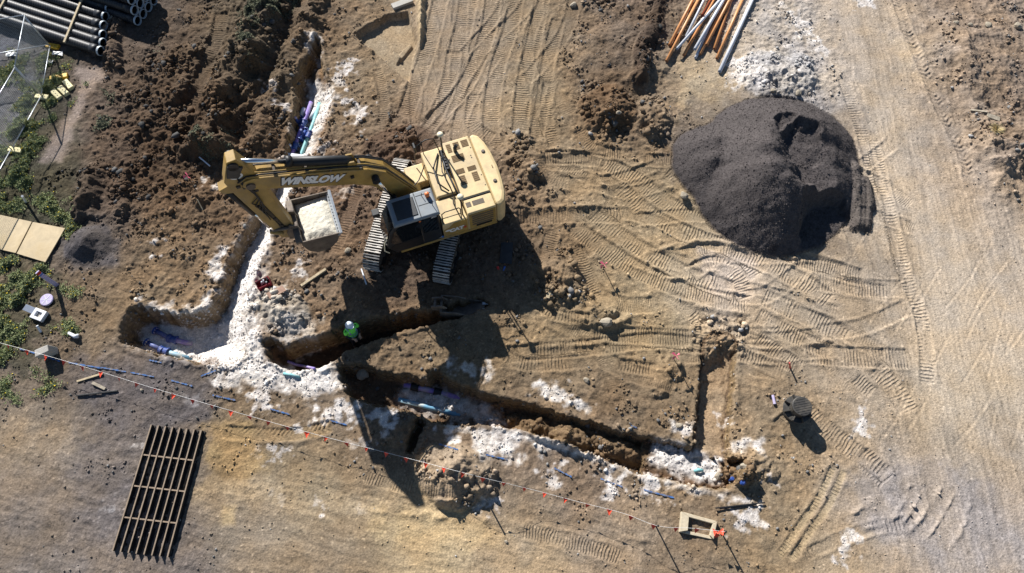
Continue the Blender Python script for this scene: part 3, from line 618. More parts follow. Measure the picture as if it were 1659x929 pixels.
ground = grid_object('ground', gm); tag(ground, kind='structure')

def gz(x, y):
    i = int(np.clip(np.searchsorted(xs, x) - 1, 0, NX - 2)); j = int(np.clip(np.searchsorted(ys, y) - 1, 0, NY - 2))
    a = (x - xs[i]) / (xs[i + 1] - xs[i]); b_ = (y - ys[j]) / (ys[j + 1] - ys[j])
    return float((Z[j, i] * (1 - a) + Z[j, i + 1] * a) * (1 - b_) + (Z[j + 1, i] * (1 - a) + Z[j + 1, i + 1] * a) * b_)
def on(px, py, dz=0.0, it=4):
    """the point of the built ground that lies under a photo pixel"""
    z = 0.0
    for _ in range(it):
        p = W(px, py, z); z = gz(p.x, p.y)
    p = W(px, py, z); return Vector((p.x, p.y, gz(p.x, p.y) + dz))

# ---- loose clods and stones lying over the rough ground: one countless mass
ICO_V = np.array([(0,0,1)] + [(.894*math.cos(i*1.2566), .894*math.sin(i*1.2566), .447) for i in range(5)] + [(.894*math.cos(i*1.2566+.628), .894*math.sin(i*1.2566+.628), -.447) for i in range(5)] + [(0,0,-1)])
ICO_F = np.array([(0,i+1,(i+1)%5+1) for i in range(5)] + [(i+1,i+6,(i+1)%5+1) for i in range(5)] + [((i+1)%5+1,i+6,(i+1)%5+6) for i in range(5)] + [(11,(i+1)%5+6,i+6) for i in range(5)])
def scatter_mass(name, pts, size, cols, material, flat=.7, sink=.25, jag=.28):
    n = len(pts)
    v = ICO_V[None] * (1 + rng.uniform(-jag, jag, (n, 12, 1)))
    sc3 = size[:, None] * np.stack([rng.uniform(.8, 1.35, n), rng.uniform(.7, 1.1, n), rng.uniform(flat - .15, flat + .2, n)], 1)
    v = v * sc3[:, None, :]
    a = rng.uniform(0, 6.283, n); ca, sa = np.cos(a)[:, None], np.sin(a)[:, None]
    tl = rng.uniform(-.5, .5, n)[:, None]; y_ = v[..., 1] * np.cos(tl) - v[..., 2] * np.sin(tl); z_ = v[..., 1] * np.sin(tl) + v[..., 2] * np.cos(tl)
    x_ = v[..., 0] * ca - y_ * sa; y_ = v[..., 0] * sa + y_ * ca
    co = np.stack([x_ + pts[:, 0:1], y_ + pts[:, 1:2], z_ + pts[:, 2:3] + (size * (flat - sink))[:, None]], -1).reshape(-1, 3).astype(np.float32)
    f = (ICO_F[None] + (np.arange(n) * 12)[:, None, None]).reshape(-1, 3).astype(np.int32)
    me = bpy.data.meshes.new(name); me.vertices.add(len(co)); me.vertices.foreach_set('co', co.ravel())
    me.loops.add(f.size); me.loops.foreach_set('vertex_index', f.ravel()); me.polygons.add(len(f)); me.polygons.foreach_set('loop_start', np.arange(0, f.size, 3, dtype=np.int32))
    me.update(calc_edges=True)
    at = me.color_attributes.new('soil', 'FLOAT_COLOR', 'POINT'); rgba = np.ones((n, 12, 4), np.float32); rgba[..., :3] = cols[:, None, :]; at.data.foreach_set('color', rgba.ravel())
    me.materials.append(material); o = bpy.data.objects.new(name, me); C.objects.link(o); return o
def pick(n, prob):
    """n random ground points with the given density (an array over the grid)"""
    p = (prob * inner * (np.abs(X) < 24.2) * (Y > -.6) * (Y < 25.4)).ravel(); p = p / p.sum()
    k = rng.choice(len(p), n, p=p); jx = rng.uniform(-.5, .5, n) * STEP; jy = rng.uniform(-.5, .5, n) * STEP
    return k, np.stack([X.ravel()[k] + jx, Y.ravel()[k] + jy, Z.ravel()[k]], 1)
cm = bpy.data.materials.new('clod'); cm.use_nodes = True
_b = cm.node_tree.nodes['Principled BSDF']; _b.inputs['Roughness'].default_value = .95; _b.inputs['Specular IOR Level'].default_value = .1
_a = cm.node_tree.nodes.new('ShaderNodeAttribute'); _a.attribute_name = 'soil'
_n = cm.node_tree.nodes.new('ShaderNodeTexNoise'); _n.inputs['Scale'].default_value = 25; _n.inputs['Detail'].default_value = 4
_t = cm.node_tree.nodes.new('ShaderNodeTexCoord'); cm.node_tree.links.new(_t.outputs['Object'], _n.inputs['Vector'])
_r = cm.node_tree.nodes.new('ShaderNodeMapRange'); _r.inputs[1].default_value = .3; _r.inputs[2].default_value = .7; _r.inputs[3].default_value = .7; _r.inputs[4].default_value = 1.3
cm.node_tree.links.new(_n.outputs['Fac'], _r.inputs[0])
_m = cm.node_tree.nodes.new('ShaderNodeMixRGB'); _m.blend_type = 'MULTIPLY'; _m.inputs[0].default_value = 1
cm.node_tree.links.new(_a.outputs['Color'], _m.inputs[1]); cm.node_tree.links.new(_r.outputs[0], _m.inputs[2]); cm.node_tree.links.new(_m.outputs[0], _b.inputs['Base Color'])
Rr = np.clip(ROUGH, 0, 1); clump = np.clip(.3 + 1.9 * fbm(X, Y, .9, 4, 91), .01, 2) ** 2.2
dens = (Rr ** 2.2 * clump * (1 - .97 * GRAV) + .0004) * np.clip(1.3 - PRINT, .1, 1.2)
edge = np.clip(CUT * (1 - CUT) * 4, 0, 1); dens = dens + .8 * edge * (.3 + clump)
white = np.clip((COL.min(-1) - .38) / .1, 0, 1); dens *= 1 - white
k, pts = pick(21000, dens)
size = .018 + .03 * rng.pareto(2.6, len(k)); size = np.minimum(np.clip(size, .018, .15), .018 + .14 * Rr.ravel()[k] ** 1.3)
base = COL.reshape(-1, 3)[k] * rng.uniform(.85, 1.4, (len(k), 1)); gr = rng.random(len(k)) < .14
base[gr] = base[gr].mean(1, keepdims=True) * np.array([1.02, 1.0, .97]) * rng.uniform(.9, 1.5, (gr.sum(), 1))
o = scatter_mass('clods', pts, size, np.clip(base, .01, .7), cm); tag(o, 'loose brown soil clods and stones strewn over the dug ground', 'clods', kind='stuff')
# grains of the dark stockpile
k, pts = pick(12000, GRAV + 2.5 * (GRAV > .02) * (GRAV < .9))
o = scatter_mass('gravel', pts, np.clip(.012 + .005 * rng.pareto(2.6, len(k)), .012, .032), COL.reshape(-1, 3)[k] * rng.uniform(.7, 1.35, (len(k), 1)), cm, jag=.2); tag(o, 'dark grey crushed gravel on the stockpile', 'gravel', kind='stuff')
# crumbs of lime
k, pts = pick(2000, white * (.3 + clump) * (CUT < 1.1))
o = scatter_mass('lime_crumbs', pts, rng.uniform(.01, .035, len(k)), COL.reshape(-1, 3)[k] * rng.uniform(.85, 1.1, (len(k), 1)), cm); tag(o, 'white crumbs of bedding lime along the trenches', 'lime', kind='stuff')
# ---------------------------------------------------------------- excavator
YEL = mat('machine_yellow', (.37, .235, .065), .5, 0, .2, 2.2, dirt=.8, dirt_rgb=(.24, .175, .095), bump=.08, bscale=30)
CREAM = mat('dusty_yellow_top', (.62, .475, .25), .55, 0, .12, 2.2, dirt=.8, dirt_rgb=(.4, .31, .2), bump=.05, bscale=25)
STEEL = mat('worn_steel', (.12, .1, .085), .6, .3, .3, 5.0, dirt=.6, dirt_rgb=(.2, .15, .1), bump=.15)
PLATE_GAP = mat('track_plate_gap_shade', (.03, .027, .024), .7, .1, .3, 7.0)  # shoe plate colour blackened to imitate the shaded gaps between the bars
SHOE = mat('track_steel', (.45, .43, .4), .55, .3, .25, 7.0, dirt=.5, dirt_rgb=(.2, .15, .1))
BLACK = mat('black_rubber', (.012, .013, .015), .5, 0, .3, 8.0)
DKGREY = mat('dark_panel', (.018, .021, .025), .45, 0, .2, 5.0, dirt=.12, dirt_rgb=(.15, .12, .08))
ROOFM = mat('cab_roof_grey', (.20, .225, .245), .5, 0, .08, 4.0, dirt=.3, dirt_rgb=(.3, .26, .2))
GLASS = mat('tinted_glass', (.008, .011, .014), .06, 0, .1, 2.0, spec=.6)
CHROME = mat('chrome_rod', (.75, .76, .78), .18, 1.0, .03, 4.0)
GRILLE = mat('brown_grille', (.19, .125, .06), .8, 0, .15, 30.0, dirt=.3)
GRILLE2 = mat('grey_grille', (.13, .105, .08), .8, 0, .15, 30.0)
BUCKET = mat('bucket_steel', (.13, .105, .085), .6, .25, .3, 4.0, dirt=.7, dirt_rgb=(.22, .18, .13), bump=.1)
EDGE = mat('polished_edge', (.52, .55, .58), .4, .5, .15, 9.0)
WHITE = mat('white_paint', (.78, .78, .76), .5, 0, .04, 6.0, dirt=.15)
REDM = mat('red_plastic', (.5, .03, .025), .45, 0, .1, 8.0)
BLUEM = mat('blue_decal', (.03, .12, .42), .5, 0, .1, 8.0)
AMBER = mat('amber_lens', (.75, .2, .06), .25, 0, .1, 8.0)
IVORY = mat('ivory_plastic', (.72, .66, .48), .4, 0, .05, 6.0)

EX_ROT = math.atan2(-.338, -.941)
ex = empty('excavator', (-3.38, 13.1, -.02), EX_ROT, 'yellow tracked excavator with raised boom holding a bucket of white lime', 'excavator')
# --- undercarriage
TR_A = math.radians(59.1); TL, TRAD, TW = 4.75, .47, .62
shoe = MB().bbox(-.092, .092, -TW / 2, TW / 2, -.02, .006)
for gx in (-.07, .03): shoe.bbox(gx - .019, gx + .019, -TW / 2, TW / 2, .006, .05)
for gy in (-.17, .17): shoe.bbox(-.02, .0, gy - .07, gy + .07, .006, .03)
shoe_me = shoe.mesh('track_shoe'); shoe_me.materials.append(PLATE_GAP); shoe_me.materials.append(SHOE)
for p_ in shoe_me.polygons: p_.material_index = 1 if p_.center.z > .02 else 0
def tl(along_, side, z):   # carriage coordinates -> machine coordinates
    c, s_ = math.cos(TR_A), math.sin(TR_A)
    return Vector((along_ * c + side * s_, along_ * s_ - side * c, z))
for side in (1.35, -1.31):
    off = .3
    pr = [(off - TL / 2 + TRAD, .12), (off + TL / 2 - TRAD, .12)]
    poly = []
    for k in range(9):
        a = -math.pi / 2 + math.pi * k / 8; poly.append((off + TL / 2 - TRAD + .36 * math.cos(a), TRAD + .02 + .36 * math.sin(a)))
    for k in range(9):
        a = math.pi / 2 + math.pi * k / 8; poly.append((off - TL / 2 + TRAD + .36 * math.cos(a), TRAD + .02 + .36 * math.sin(a)))
    fr = MB().prism(poly, -.2, .2, 'y').build('track_frame', STEEL, ex, .02)
    fr.location = tl(0, side, 0); fr.rotation_euler = (0, 0, TR_A)
    # rollers
    for q in range(7):
        rl = MB(); rl.tube([(off - 1.6 + q * .53, -.24, .2), (off - 1.6 + q * .53, .24, .2)], .11, 10); o = rl.build('roller', STEEL, fr)
    straight = TL - 2 * TRAD; per = 2 * straight + 2 * math.pi * TRAD; n = 50
    for k in range(n):
        s_ = per * k / n
        if s_ < straight: p = (off - straight / 2 + s_, 2 * TRAD + .02); th = 0.0
        elif s_ < straight + math.pi * TRAD:
            a = (s_ - straight) / TRAD; p = (off + straight / 2 + TRAD * math.sin(a), TRAD + .02 + TRAD * math.cos(a)); th = a
        elif s_ < 2 * straight + math.pi * TRAD: p = (off + straight / 2 - (s_ - straight - math.pi * TRAD), .02); th = math.pi
        else:
            a = (s_ - 2 * straight - math.pi * TRAD) / TRAD; p = (off - straight / 2 - TRAD * math.sin(a), TRAD + .02 - TRAD * math.cos(a)); th = math.pi + a
        inst('track_shoe', shoe_me, fr, (p[0], 0, p[1]), (0, th, 0))
cb = MB(); cb.box(tl(.2, 0, .72), (2.2, 1.3, .35), TR_A)
for sg in (1, -1):
    for al in (.95, -.55): cb.tube([tl(al * .5 + .1, sg * .4, .75), tl(al, sg * 1.15, .55)], .2, 6)
cb.build('carbody', STEEL, ex, .03)
MB().lathe([(.75, .88), (.75, 1.1)], (0, 0, 0), 24).build('slew_ring', STEEL, ex)
# --- upper frame and engine house
MB().bbox(-2.5, .95, -1.42, 1.6, 1.06, 1.24).build('deck_frame', DKGREY, ex, .02)
cw = [(-2.4, -1.5), (-2.4, 1.68), (-2.58, 1.68), (-2.74, 1.58), (-2.88, 1.25), (-2.96, .75), (-3.0, .1), (-2.96, -.55), (-2.88, -1.02), (-2.74, -1.38), (-2.58, -1.5)]
cwm = MB().prism(cw, 1.1, 2.42).build('counterweight', CREAM, ex, .12)
for py_ in (-.62, .72): MB().lathe([(.0, 0), (.07, 0), (.07, .03), (.045, .045), (.0, .045)], (-2.68, py_, 2.42), 12).build('lifting_plug', STEEL, cwm)
MB().bbox(-2.8, -2.77, .05, .17, 2.42, 2.44).build('marker_plate', GRILLE, cwm)
hood = MB().bbox(-2.385, -1.32, -1.5, 1.05, 1.24, 2.40, .04).build('engine_hood', CREAM, ex, .015)
side_hood = MB().bbox(-2.385, -1.32, 1.075, 1.68, 1.24, 2.37, .03).build('engine_hood', CREAM, ex, .015)
for (x0, x1, y0, y1) in ((-2.28, -2.02, -1.36, -1.05), (-1.94, -1.72, -1.36, -1.02), (-1.62, -1.45, -1.36, -.98), (-1.96, -1.5, -.82, -.52), (-1.78, -1.48, -.2, .02), (-2.22, -1.9, -.18, .02), (-1.72, -1.5, .1, .5), (-2.2, -1.98, .1, .5)):
    g = MB().bbox(x0, x1, y0, y1, 2.39, 2.406)
    for q in range(5): g.bbox(x0 + .01, x1 - .01, y0 + (y1 - y0) * (q + .35) / 5, y0 + (y1 - y0) * (q + .6) / 5, 2.404, 2.414)
    g.build('hood_grille', GRILLE, hood)
for (x0, x1) in ((-2.05, -1.62), (-1.56, -1.38)): MB().bbox(x0, x1, 1.22, 1.42, 2.36, 2.378).build('hood_grille', GRILLE2, side_hood)
for (x_, y_) in ((-2.2, -.62), (-2.2, -.52), (-2.3, .75), (-2.3, -.95), (-1.4, .9), (-1.4, -.7), (-2.3, .3)): MB().lathe([(.02, 0), (.02, .012)], (x_, y_, 2.4), 8).build('bolt', BLACK, hood)
# louvred rear door, service door with the maker's word
dr = MB().bbox(-2.36, -1.36, 1.66, 1.705, 1.3, 2.28).build('rear_door', YEL, ex, .01)
for q in range(5): 
    MB().bbox(-2.26, -1.46, 1.695, 1.722, 2.13 - q * .145, 2.19 - q * .145).build('louvre', GRILLE2, dr)
MB().bbox(-2.2, -1.6, 1.695, 1.715, 1.38, 1.5).build('louvre', BLACK, dr)
mid = MB().bbox(-1.31, -.36, .62, 1.68, 1.24, 2.12, .03).build('service_bay', CREAM, ex, .015)
sd = MB().prism([(-1.28, 1.28), (-.38, 1.28), (-.38, 1.75), (-.62, 1.86), (-.8, 2.08), (-1.28, 2.1)], 1.66, 1.70, 'y').build('service_door', YEL, ex, .008)
MB().bbox(-2.4, 1.3, 1.6, 1.69, 1.1, 1.235).build('side_skirt', YEL, ex, .01)
fd = MB().bbox(-1.31, -.5, -1.5, .58, 1.24, 2.22, .04).build('tank_cover', CREAM, ex, .02)
MB().bbox(-.49, .25, -1.46, -.62, 1.24, 1.62, .03).build('step_box', CREAM, ex, .02)
st = MB().bbox(.26, .95, -1.44, -.66, 1.24, 1.42, .02).build('tool_box', CREAM, ex, .015)
for q in range(5): MB().bbox(.3 + q * .13, .36 + q * .13, -1.3, -.8, 1.42, 1.45).build('step_tread', BLACK, st)
for a, b_ in (((-1.315, -1.5, 2.41), (-1.315, 1.1, 2.41)),): MB().tube([a, b_], .02, 6).build('hood_seal', BLACK, ex)
MB().bbox(-2.38, -1.34, 1.052, 1.073, 2.3, 2.395).build('hood_seal', BLACK, ex)
# handrails, mirrors, hoses on the deck
def rail(pts, r=.022, m=BLACK, name='handrail', n=6): return MB().tube(pts, r, n).build(name, m, ex, smooth=True)
rail([(-.42, 1.6, 2.1), (-.42, 1.6, 2.75), (-.55, 1.6, 2.85), (-1.05, 1.6, 2.85), (-1.1, 1.6, 2.75), (-1.1, 1.6, 2.1)])
rail([(-.42, 1.6, 2.45), (-1.1, 1.6, 2.45)], .018)
rail([(-1.2, -1.3, 2.2), (-1.05, -1.4, 2.95), (-.75, -1.4, 3.0), (-.35, -1.4, 2.75), (-.2, -1.4, 1.7)])
rail([(-.6, -1.38, 2.2), (-.6, -1.4, 2.98)], .018)
rail([(-1.1, -1.2, 2.25), (-.75, -.6, 2.34), (-.72, .1, 2.36), (-1.0, .5, 2.3)], .03, name='hose'); rail([(-1.22, -1.15, 2.44), (-1.15, -.4, 2.46), (-1.2, .3, 2.46), (-1.25, 1.2, 2.45)], .035, DKGREY, 'hose')
rail([(-1.18, -1.1, 2.3), (-1.0, -.3, 2.4), (-1.08, .4, 2.38), (-1.1, .6, 2.2), (-1.0, 1.0, 2.2), (-1.05, 1.5, 2.2)], .022, DKGREY, 'hose')
rail([(-.5, -.9, 2.24), (-.1, -.3, 2.3), (.3, .1, 2.5)], .022, name='hose')
vb = MB()
for q in range(7): vb.bbox(-1.28, -1.14, -1.2 + q * .13, -1.12 + q * .13, 2.22, 2.42)
vb.build('valve_block', DKGREY, ex)
mr_ = MB().bbox(-.36, -.28, -1.55, -1.3, 2.5, 2.85).build('mirror', DKGREY, ex, .02)
for (x_, y_, z_, z0) in ((-1.28, -1.1, 3.45, 2.38), (-1.18, 1.48, 3.3, 2.1)):
    ms = MB().tube([(x_, y_, z0), (x_, y_, z_)], .028, 8).build('antenna_mast', BLACK, ex)
    MB().lathe([(.03, -.03), (.1, -.01), (.12, .03), (.1, .075), (.05, .1), (0.001, .105)], (x_, y_, z_), 16).build('antenna_dome', IVORY, ms, smooth=True)
exh = MB().tube([(-1.72, -.98, 2.38), (-1.72, -.98, 2.62), (-1.8, -1.02, 2.72)], .07, 10).build('exhaust', DKGREY, ex)
# --- cab
cy0, cy1 = .66, 1.70
cabp = [(-.3, 1.25), (1.45, 1.25), (1.72, 1.75), (1.5, 2.6), (1.22, 3.05), (-.3, 3.05)]
cab = MB().prism(cabp, cy0, cy1, 'y').build('cab', DKGREY, ex, .05)
rf = MB().bbox(-.36, 1.28, cy0 - .03, cy1 + .03, 3.02, 3.14, .05).build('cab_roof', ROOFM, ex, .02)
MB().bbox(.35, 1.1, cy0 + .14, cy1 - .14, 3.135, 3.165, .02).build('roof_hatch', DKGREY, rf, .02)
for q in (.02, .2): MB().bbox(-.28, .26, cy0 + .12 + q * 2.2, cy0 + .14 + q * 2.2, 3.138, 3.148).build('roof_seam', DKGREY, rf)
MB().bbox(.28, .31, cy0 + .02, cy1 - .02, 3.138, 3.15).build('roof_seam', DKGREY, rf)
MB().lathe([(.075, 0), (.075, .05), (.085, .06), (.08, .17), (.05, .2), (.001, .205)], (-.14, .96, 3.14), 14).build('beacon', AMBER, rf, smooth=True)
for (x_, y_) in ((.05, .86), (-.2, 1.35)): MB().tube([(x_, y_, 3.13), (x_ - .02, y_ + .03, 3.32)], .012, 6).build('aerial', BLACK, rf)
MB().bbox(1.27, 1.3, .8, 1.5, 3.03, 3.1).build('work_light_bar', DKGREY, rf)
# glazing: side door panes, windscreen
MB().prism([(.42, 1.95), (1.42, 1.9), (1.55, 2.1), (1.32, 2.75), (1.1, 2.95), (.42, 2.95)], cy1 + .004, cy1 + .016, 'y').build('door_glass', GLASS, cab)
MB().prism([(-.22, 2.05), (.34, 2.05), (.34, 2.95), (-.22, 2.95)], cy1 + .004, cy1 + .016, 'y').build('rear_side_glass', GLASS, cab)
MB().prism([(.42, 1.3), (1.4, 1.3), (1.6, 1.72), (1.45, 1.84), (.42, 1.88)], cy1 + .004, cy1 + .012, 'y').build('door_panel', BLACK, cab)
ws = MB().add([(1.74, cy0 + .1, 1.8), (1.74, cy1 - .1, 1.8), (1.53, cy1 - .1, 2.62), (1.53, cy0 + .1, 2.62), (1.25, cy1 - .1, 3.03), (1.25, cy0 + .1, 3.03)], [(0, 1, 2, 3), (3, 2, 4, 5)]); ws.build('windscreen', GLASS, cab)
MB().tube([(.4, cy1 + .02, 1.5), (.4, cy1 + .05, 2.0), (.4, cy1 + .02, 2.3)], .016, 6).build('door_handle', STEEL, cab)
for (x_, z_) in ((.34, 3.0),): MB().bbox(x_, x_ + .07, cy1 + .0, cy1 + .04, z_ - .06, z_).build('marker_light', AMBER, cab)
MB().tube([(1.72, cy1 - .05, 1.3), (1.85, cy1 - .02, 1.6), (1.78, cy1 + .0, 2.1), (1.62, cy1 + .0, 2.5)], .02, 6).build('grab_rail', IVORY, cab)
MB().bbox(1.6, 1.85, cy0 + .05, cy0 + .3, 2.75, 2.95).build('mirror', DKGREY, cab, .02)
# --- boom
boom = MB().prism([(-.05, 1.6), (.5, 1.5), (1.05, 2.85), (1.5, 3.66), (2.05, 4.06), (3.2, 4.56), (4.85, 5.3), (5.12, 5.4), (5.24, 5.62), (5.12, 5.84), (4.85, 5.88), (3.6, 5.46), (2.3, 5.0), (1.5, 4.66), (.95, 4.2), (.42, 3.1), (-.1, 1.95)], -.29, .29, 'y').build('boom', YEL, ex, .025)
MB().tube([(5.0, -.36, 5.6), (5.0, .36, 5.6)], .14, 14).build('pivot_pin', STEEL, boom)
MB().tube([(.2, -.5, 1.75), (.2, .5, 1.75)], .14, 12).build('pivot_pin', STEEL, boom)
MB().tube([(1.35, -.5, 4.2), (1.35, .5, 4.2)], .11, 12).build('pivot_pin', BLACK, boom)
for sg in (-1, 1):
    MB().tube([(.72, sg * .43, 1.6), (.98, sg * .43, 2.9)], .12, 12).build('lift_cylinder', BLACK, boom, smooth=True)
    MB().tube([(.98, sg * .43, 2.9), (1.35, sg * .43, 4.2)], .06, 10).build('lift_rod', CHROME, boom, smooth=True)
    MB().tube([(1.35, sg * .33, 4.2), (1.35, sg * .54, 4.2)], .13, 12).build('rod_eye', BLACK, boom)
MB().tube([(1.9, 0, 5.02), (2.1, 0, 5.12), (3.72, 0, 5.86)], [.12, .155, .155], 14).build('stick_cylinder', BLACK, boom, smooth=True)
MB().tube([(3.62, 0, 5.81), (3.78, 0, 5.885)], .185, 14).build('cylinder_gland', BLACK, boom, smooth=True)
MB().tube([(3.72, 0, 5.86), (5.16, 0, 6.62)], .08, 12).build('stick_rod', CHROME, boom, smooth=True)
MB().prism([(1.75, 4.7), (2.1, 4.85), (2.02, 5.15), (1.82, 5.12)], -.18, -.13, 'y').prism([(1.75, 4.7), (2.1, 4.85), (2.02, 5.15), (1.82, 5.12)], .13, .18, 'y').build('cylinder_lug', YEL, boom)
for q, (dy, dz, r) in enumerate(((.2, .05, .028), (.13, .06, .024), (-.14, .06, .026), (-.21, .05, .028), (.25, .03, .016))):
    pts = [(.1, dy * .8, 2.5), (.42, dy, 3.2 + dz), (.93, dy, 4.27 + dz), (1.5, dy, 4.72 + dz), (2.3, dy, 5.06 + dz), (3.5, dy, 5.48 + dz), (4.6, dy * 1.1, 5.86 + dz), (5.0, dy * 1.2, 6.02 + (q % 2) * .12), (5.3, dy * 1.25, 5.85)]
    MB().tube(pts, r, 6).build('hydraulic_hose', [BLACK, YEL, DKGREY][q % 3], boom, smooth=True)
for x_ in (1.7, 2.6, 3.3, 4.2): MB().box((x_, 0, 4.76 + (x_ - 1.7) * .36 + .06), (.07, .56, .07), M=Matrix.Rotation(-.36, 3, 'Y')).build('hose_clamp', STEEL, boom)
MB().bbox(1.98, 2.1, .29, .34, 4.5, 4.62).build('work_light', BLACK, boom)
# --- stick
stick = MB().prism([(4.98, 6.86), (5.26, 6.82), (5.66, 5.95), (5.6, 5.25), (5.12, 2.1), (4.86, 1.95), (4.56, 2.05), (4.52, 2.35), (4.66, 4.6), (4.62, 5.45), (4.74, 6.1)], -.2, .2, 'y').build('stick', YEL, ex, .02)
MB().tube([(5.15, -.27, 6.62), (5.15, .27, 6.62)], .16, 14).build('pivot_pin', BLACK, stick)
MB().tube([(4.74, -.3, 2.2), (4.74, .3, 2.2)], .12, 12).build('pivot_pin', STEEL, stick)
MB().prism([(4.9, 6.5), (5.3, 6.7), (5.5, 6.2), (5.2, 6.05)], .2, .27, 'y').prism([(4.9, 6.5), (5.3, 6.7), (5.5, 6.2), (5.2, 6.05)], -.27, -.2, 'y').build('stick_lug', DKGREY, stick, .02)
MB().tube([(5.82, 0, 5.5), (5.5, 0, 3.75)], .115, 14).build('bucket_cylinder', BLACK, stick, smooth=True)
MB().tube([(5.5, 0, 3.8), (5.34, 0, 2.65)], .055, 12).build('bucket_rod', CHROME, stick, smooth=True)
MB().prism([(5.55, 5.75), (5.95, 5.6), (5.9, 5.4), (5.55, 5.3)], -.16, .16, 'y').build('cylinder_lug', YEL, stick)
for sg in (-1, 1):
    MB().tube([(5.34, sg * .2, 2.65), (4.98, sg * .24, 2.4)], .07, 8).build('bucket_link', YEL, stick)
    MB().tube([(5.34, sg * .15, 2.65), (4.62, sg * .3, 2.72)], .065, 8).build('bucket_link', STEEL, stick)
for q in range(5):
    z0 = 5.55 - q * .12
    MB().tube([(5.25, .22, 6.0 - q * .05), (5.05, .27, 5.5 - q * .1), (5.0, .26, 4.9 - q * .12), (5.3 - q * .05, .23, 4.6 - q * .2), (5.1, .22, 4.2 - q * .2)], .02 + .004 * (q % 2), 6).build('hydraulic_hose', BLACK, stick, smooth=True)
for q in range(3): MB().tube([(5.15 - q * .06, .215, 4.4), (4.97 - q * .05, .215, 3.2), (4.9 - q * .05, .215, 2.6)], .018, 6).build('hydraulic_hose', [BLACK, STEEL, BLACK][q], stick, smooth=True)
for (x_, z_) in ((5.2, 5.5), (5.36, 5.62), (4.95, 5.2), (4.95, 3.4), (4.9, 2.9)): MB().bbox(x_ - .06, x_ + .06, .2, .25, z_ - .05, z_ + .05).build('hose_bracket', BLACK, stick)
# --- lettering
def text_mesh(body, w, h, shear=0.0, offset=0.0, name='lettering'):
    cu = bpy.data.curves.new(name, 'FONT'); cu.body = body; cu.shear = shear; cu.offset = offset; cu.extrude = .004 / .5; cu.size = 1.0
    o = bpy.data.objects.new(name, cu); C.objects.link(o); bpy.context.view_layer.update()
    me = bpy.data.meshes.new_from_object(o.evaluated_get(bpy.context.evaluated_depsgraph_get())); bpy.data.objects.remove(o)
    a = np.empty(len(me.vertices) * 3, np.float32); me.vertices.foreach_get('co', a); a = a.reshape(-1, 3)
    lo, hi = a.min(0), a.max(0); a[:, :2] = (a[:, :2] - (lo[:2] + hi[:2]) / 2) / (hi[:2] - lo[:2]) * np.array([w, h]); a[:, 2] *= .5
    me.vertices.foreach_set('co', a.ravel()); me.update(); return me
def decal(name, me, m, parent, xdir, c, face=1):
    me.materials.append(m); o = bpy.data.objects.new(name, me); C.objects.link(o); o.parent = parent
    xd = Vector((xdir[0], 0, xdir[1])).normalized(); zd = Vector((0, face, 0)); yd = zd.cross(xd)
    o.matrix_basis = Matrix(((xd.x, yd.x, zd.x, c[0]), (xd.y, yd.y, zd.y, c[1]), (xd.z, yd.z, zd.z, c[2]), (0, 0, 0, 1))); return o
decal('lettering_outline', text_mesh('WINSLOW', 2.08, .46, .3, .085), BLACK, boom, (-1.82, -.75), (3.2, .294, 5.0))
decal('lettering', text_mesh('WINSLOW', 2.0, .38, .3, .062), WHITE, boom, (-1.82, -.75), (3.2, .300, 5.0))
decal('lettering', text_mesh('CAT', .56, .24, .1, .07), WHITE, sd, (-1, 0), (-.86, 1.703, 1.62))
MB().add([(-1.15, 1.706, 1.68), (-1.24, 1.706, 1.62), (-1.2, 1.706, 1.52), (-1.1, 1.706, 1.56)], [(0, 1, 2, 3)]).build('red_decal', REDM, sd)
ov = MB().prism([(-.52 + .1 * math.cos(a * .5236), 1.68 + .06 * math.sin(a * .5236)) for a in range(12)], 1.70, 1.704, 'y').build('oval_decal', WHITE, sd)
MB().prism([(-.33, 1.3), (-.08, 1.3), (-.08, 1.42), (-.33, 1.42)], 1.692, 1.696, 'y').build('blue_decal', BLUEM, ex)
MB().prism([(-.27, 1.33), (-.14, 1.33), (-.14, 1.39), (-.27, 1.39)], 1.696, 1.7, 'y').build('blue_decal', WHITE, ex)
MB().bbox(-.25, -.05, 1.7, 1.706, 2.93, 2.99).build('number_plate', DKGREY, cab)
decal('lettering', text_mesh('336', .2, .08, .2, .02), WHITE, cab, (-1, 0), (-.12, 1.722, 2.97))
stk = MB().prism([(5.24 + .2 * math.cos(a * .3927), 6.12 + .15 * math.sin(a * .3927)) for a in range(16)], .2, .206, 'y').build('oval_sticker', WHITE, stick)
decal('lettering', text_mesh('587', .26, .13, 0, .03), BLACK, stk, (-.93, -.37), (5.24, .207, 6.11))
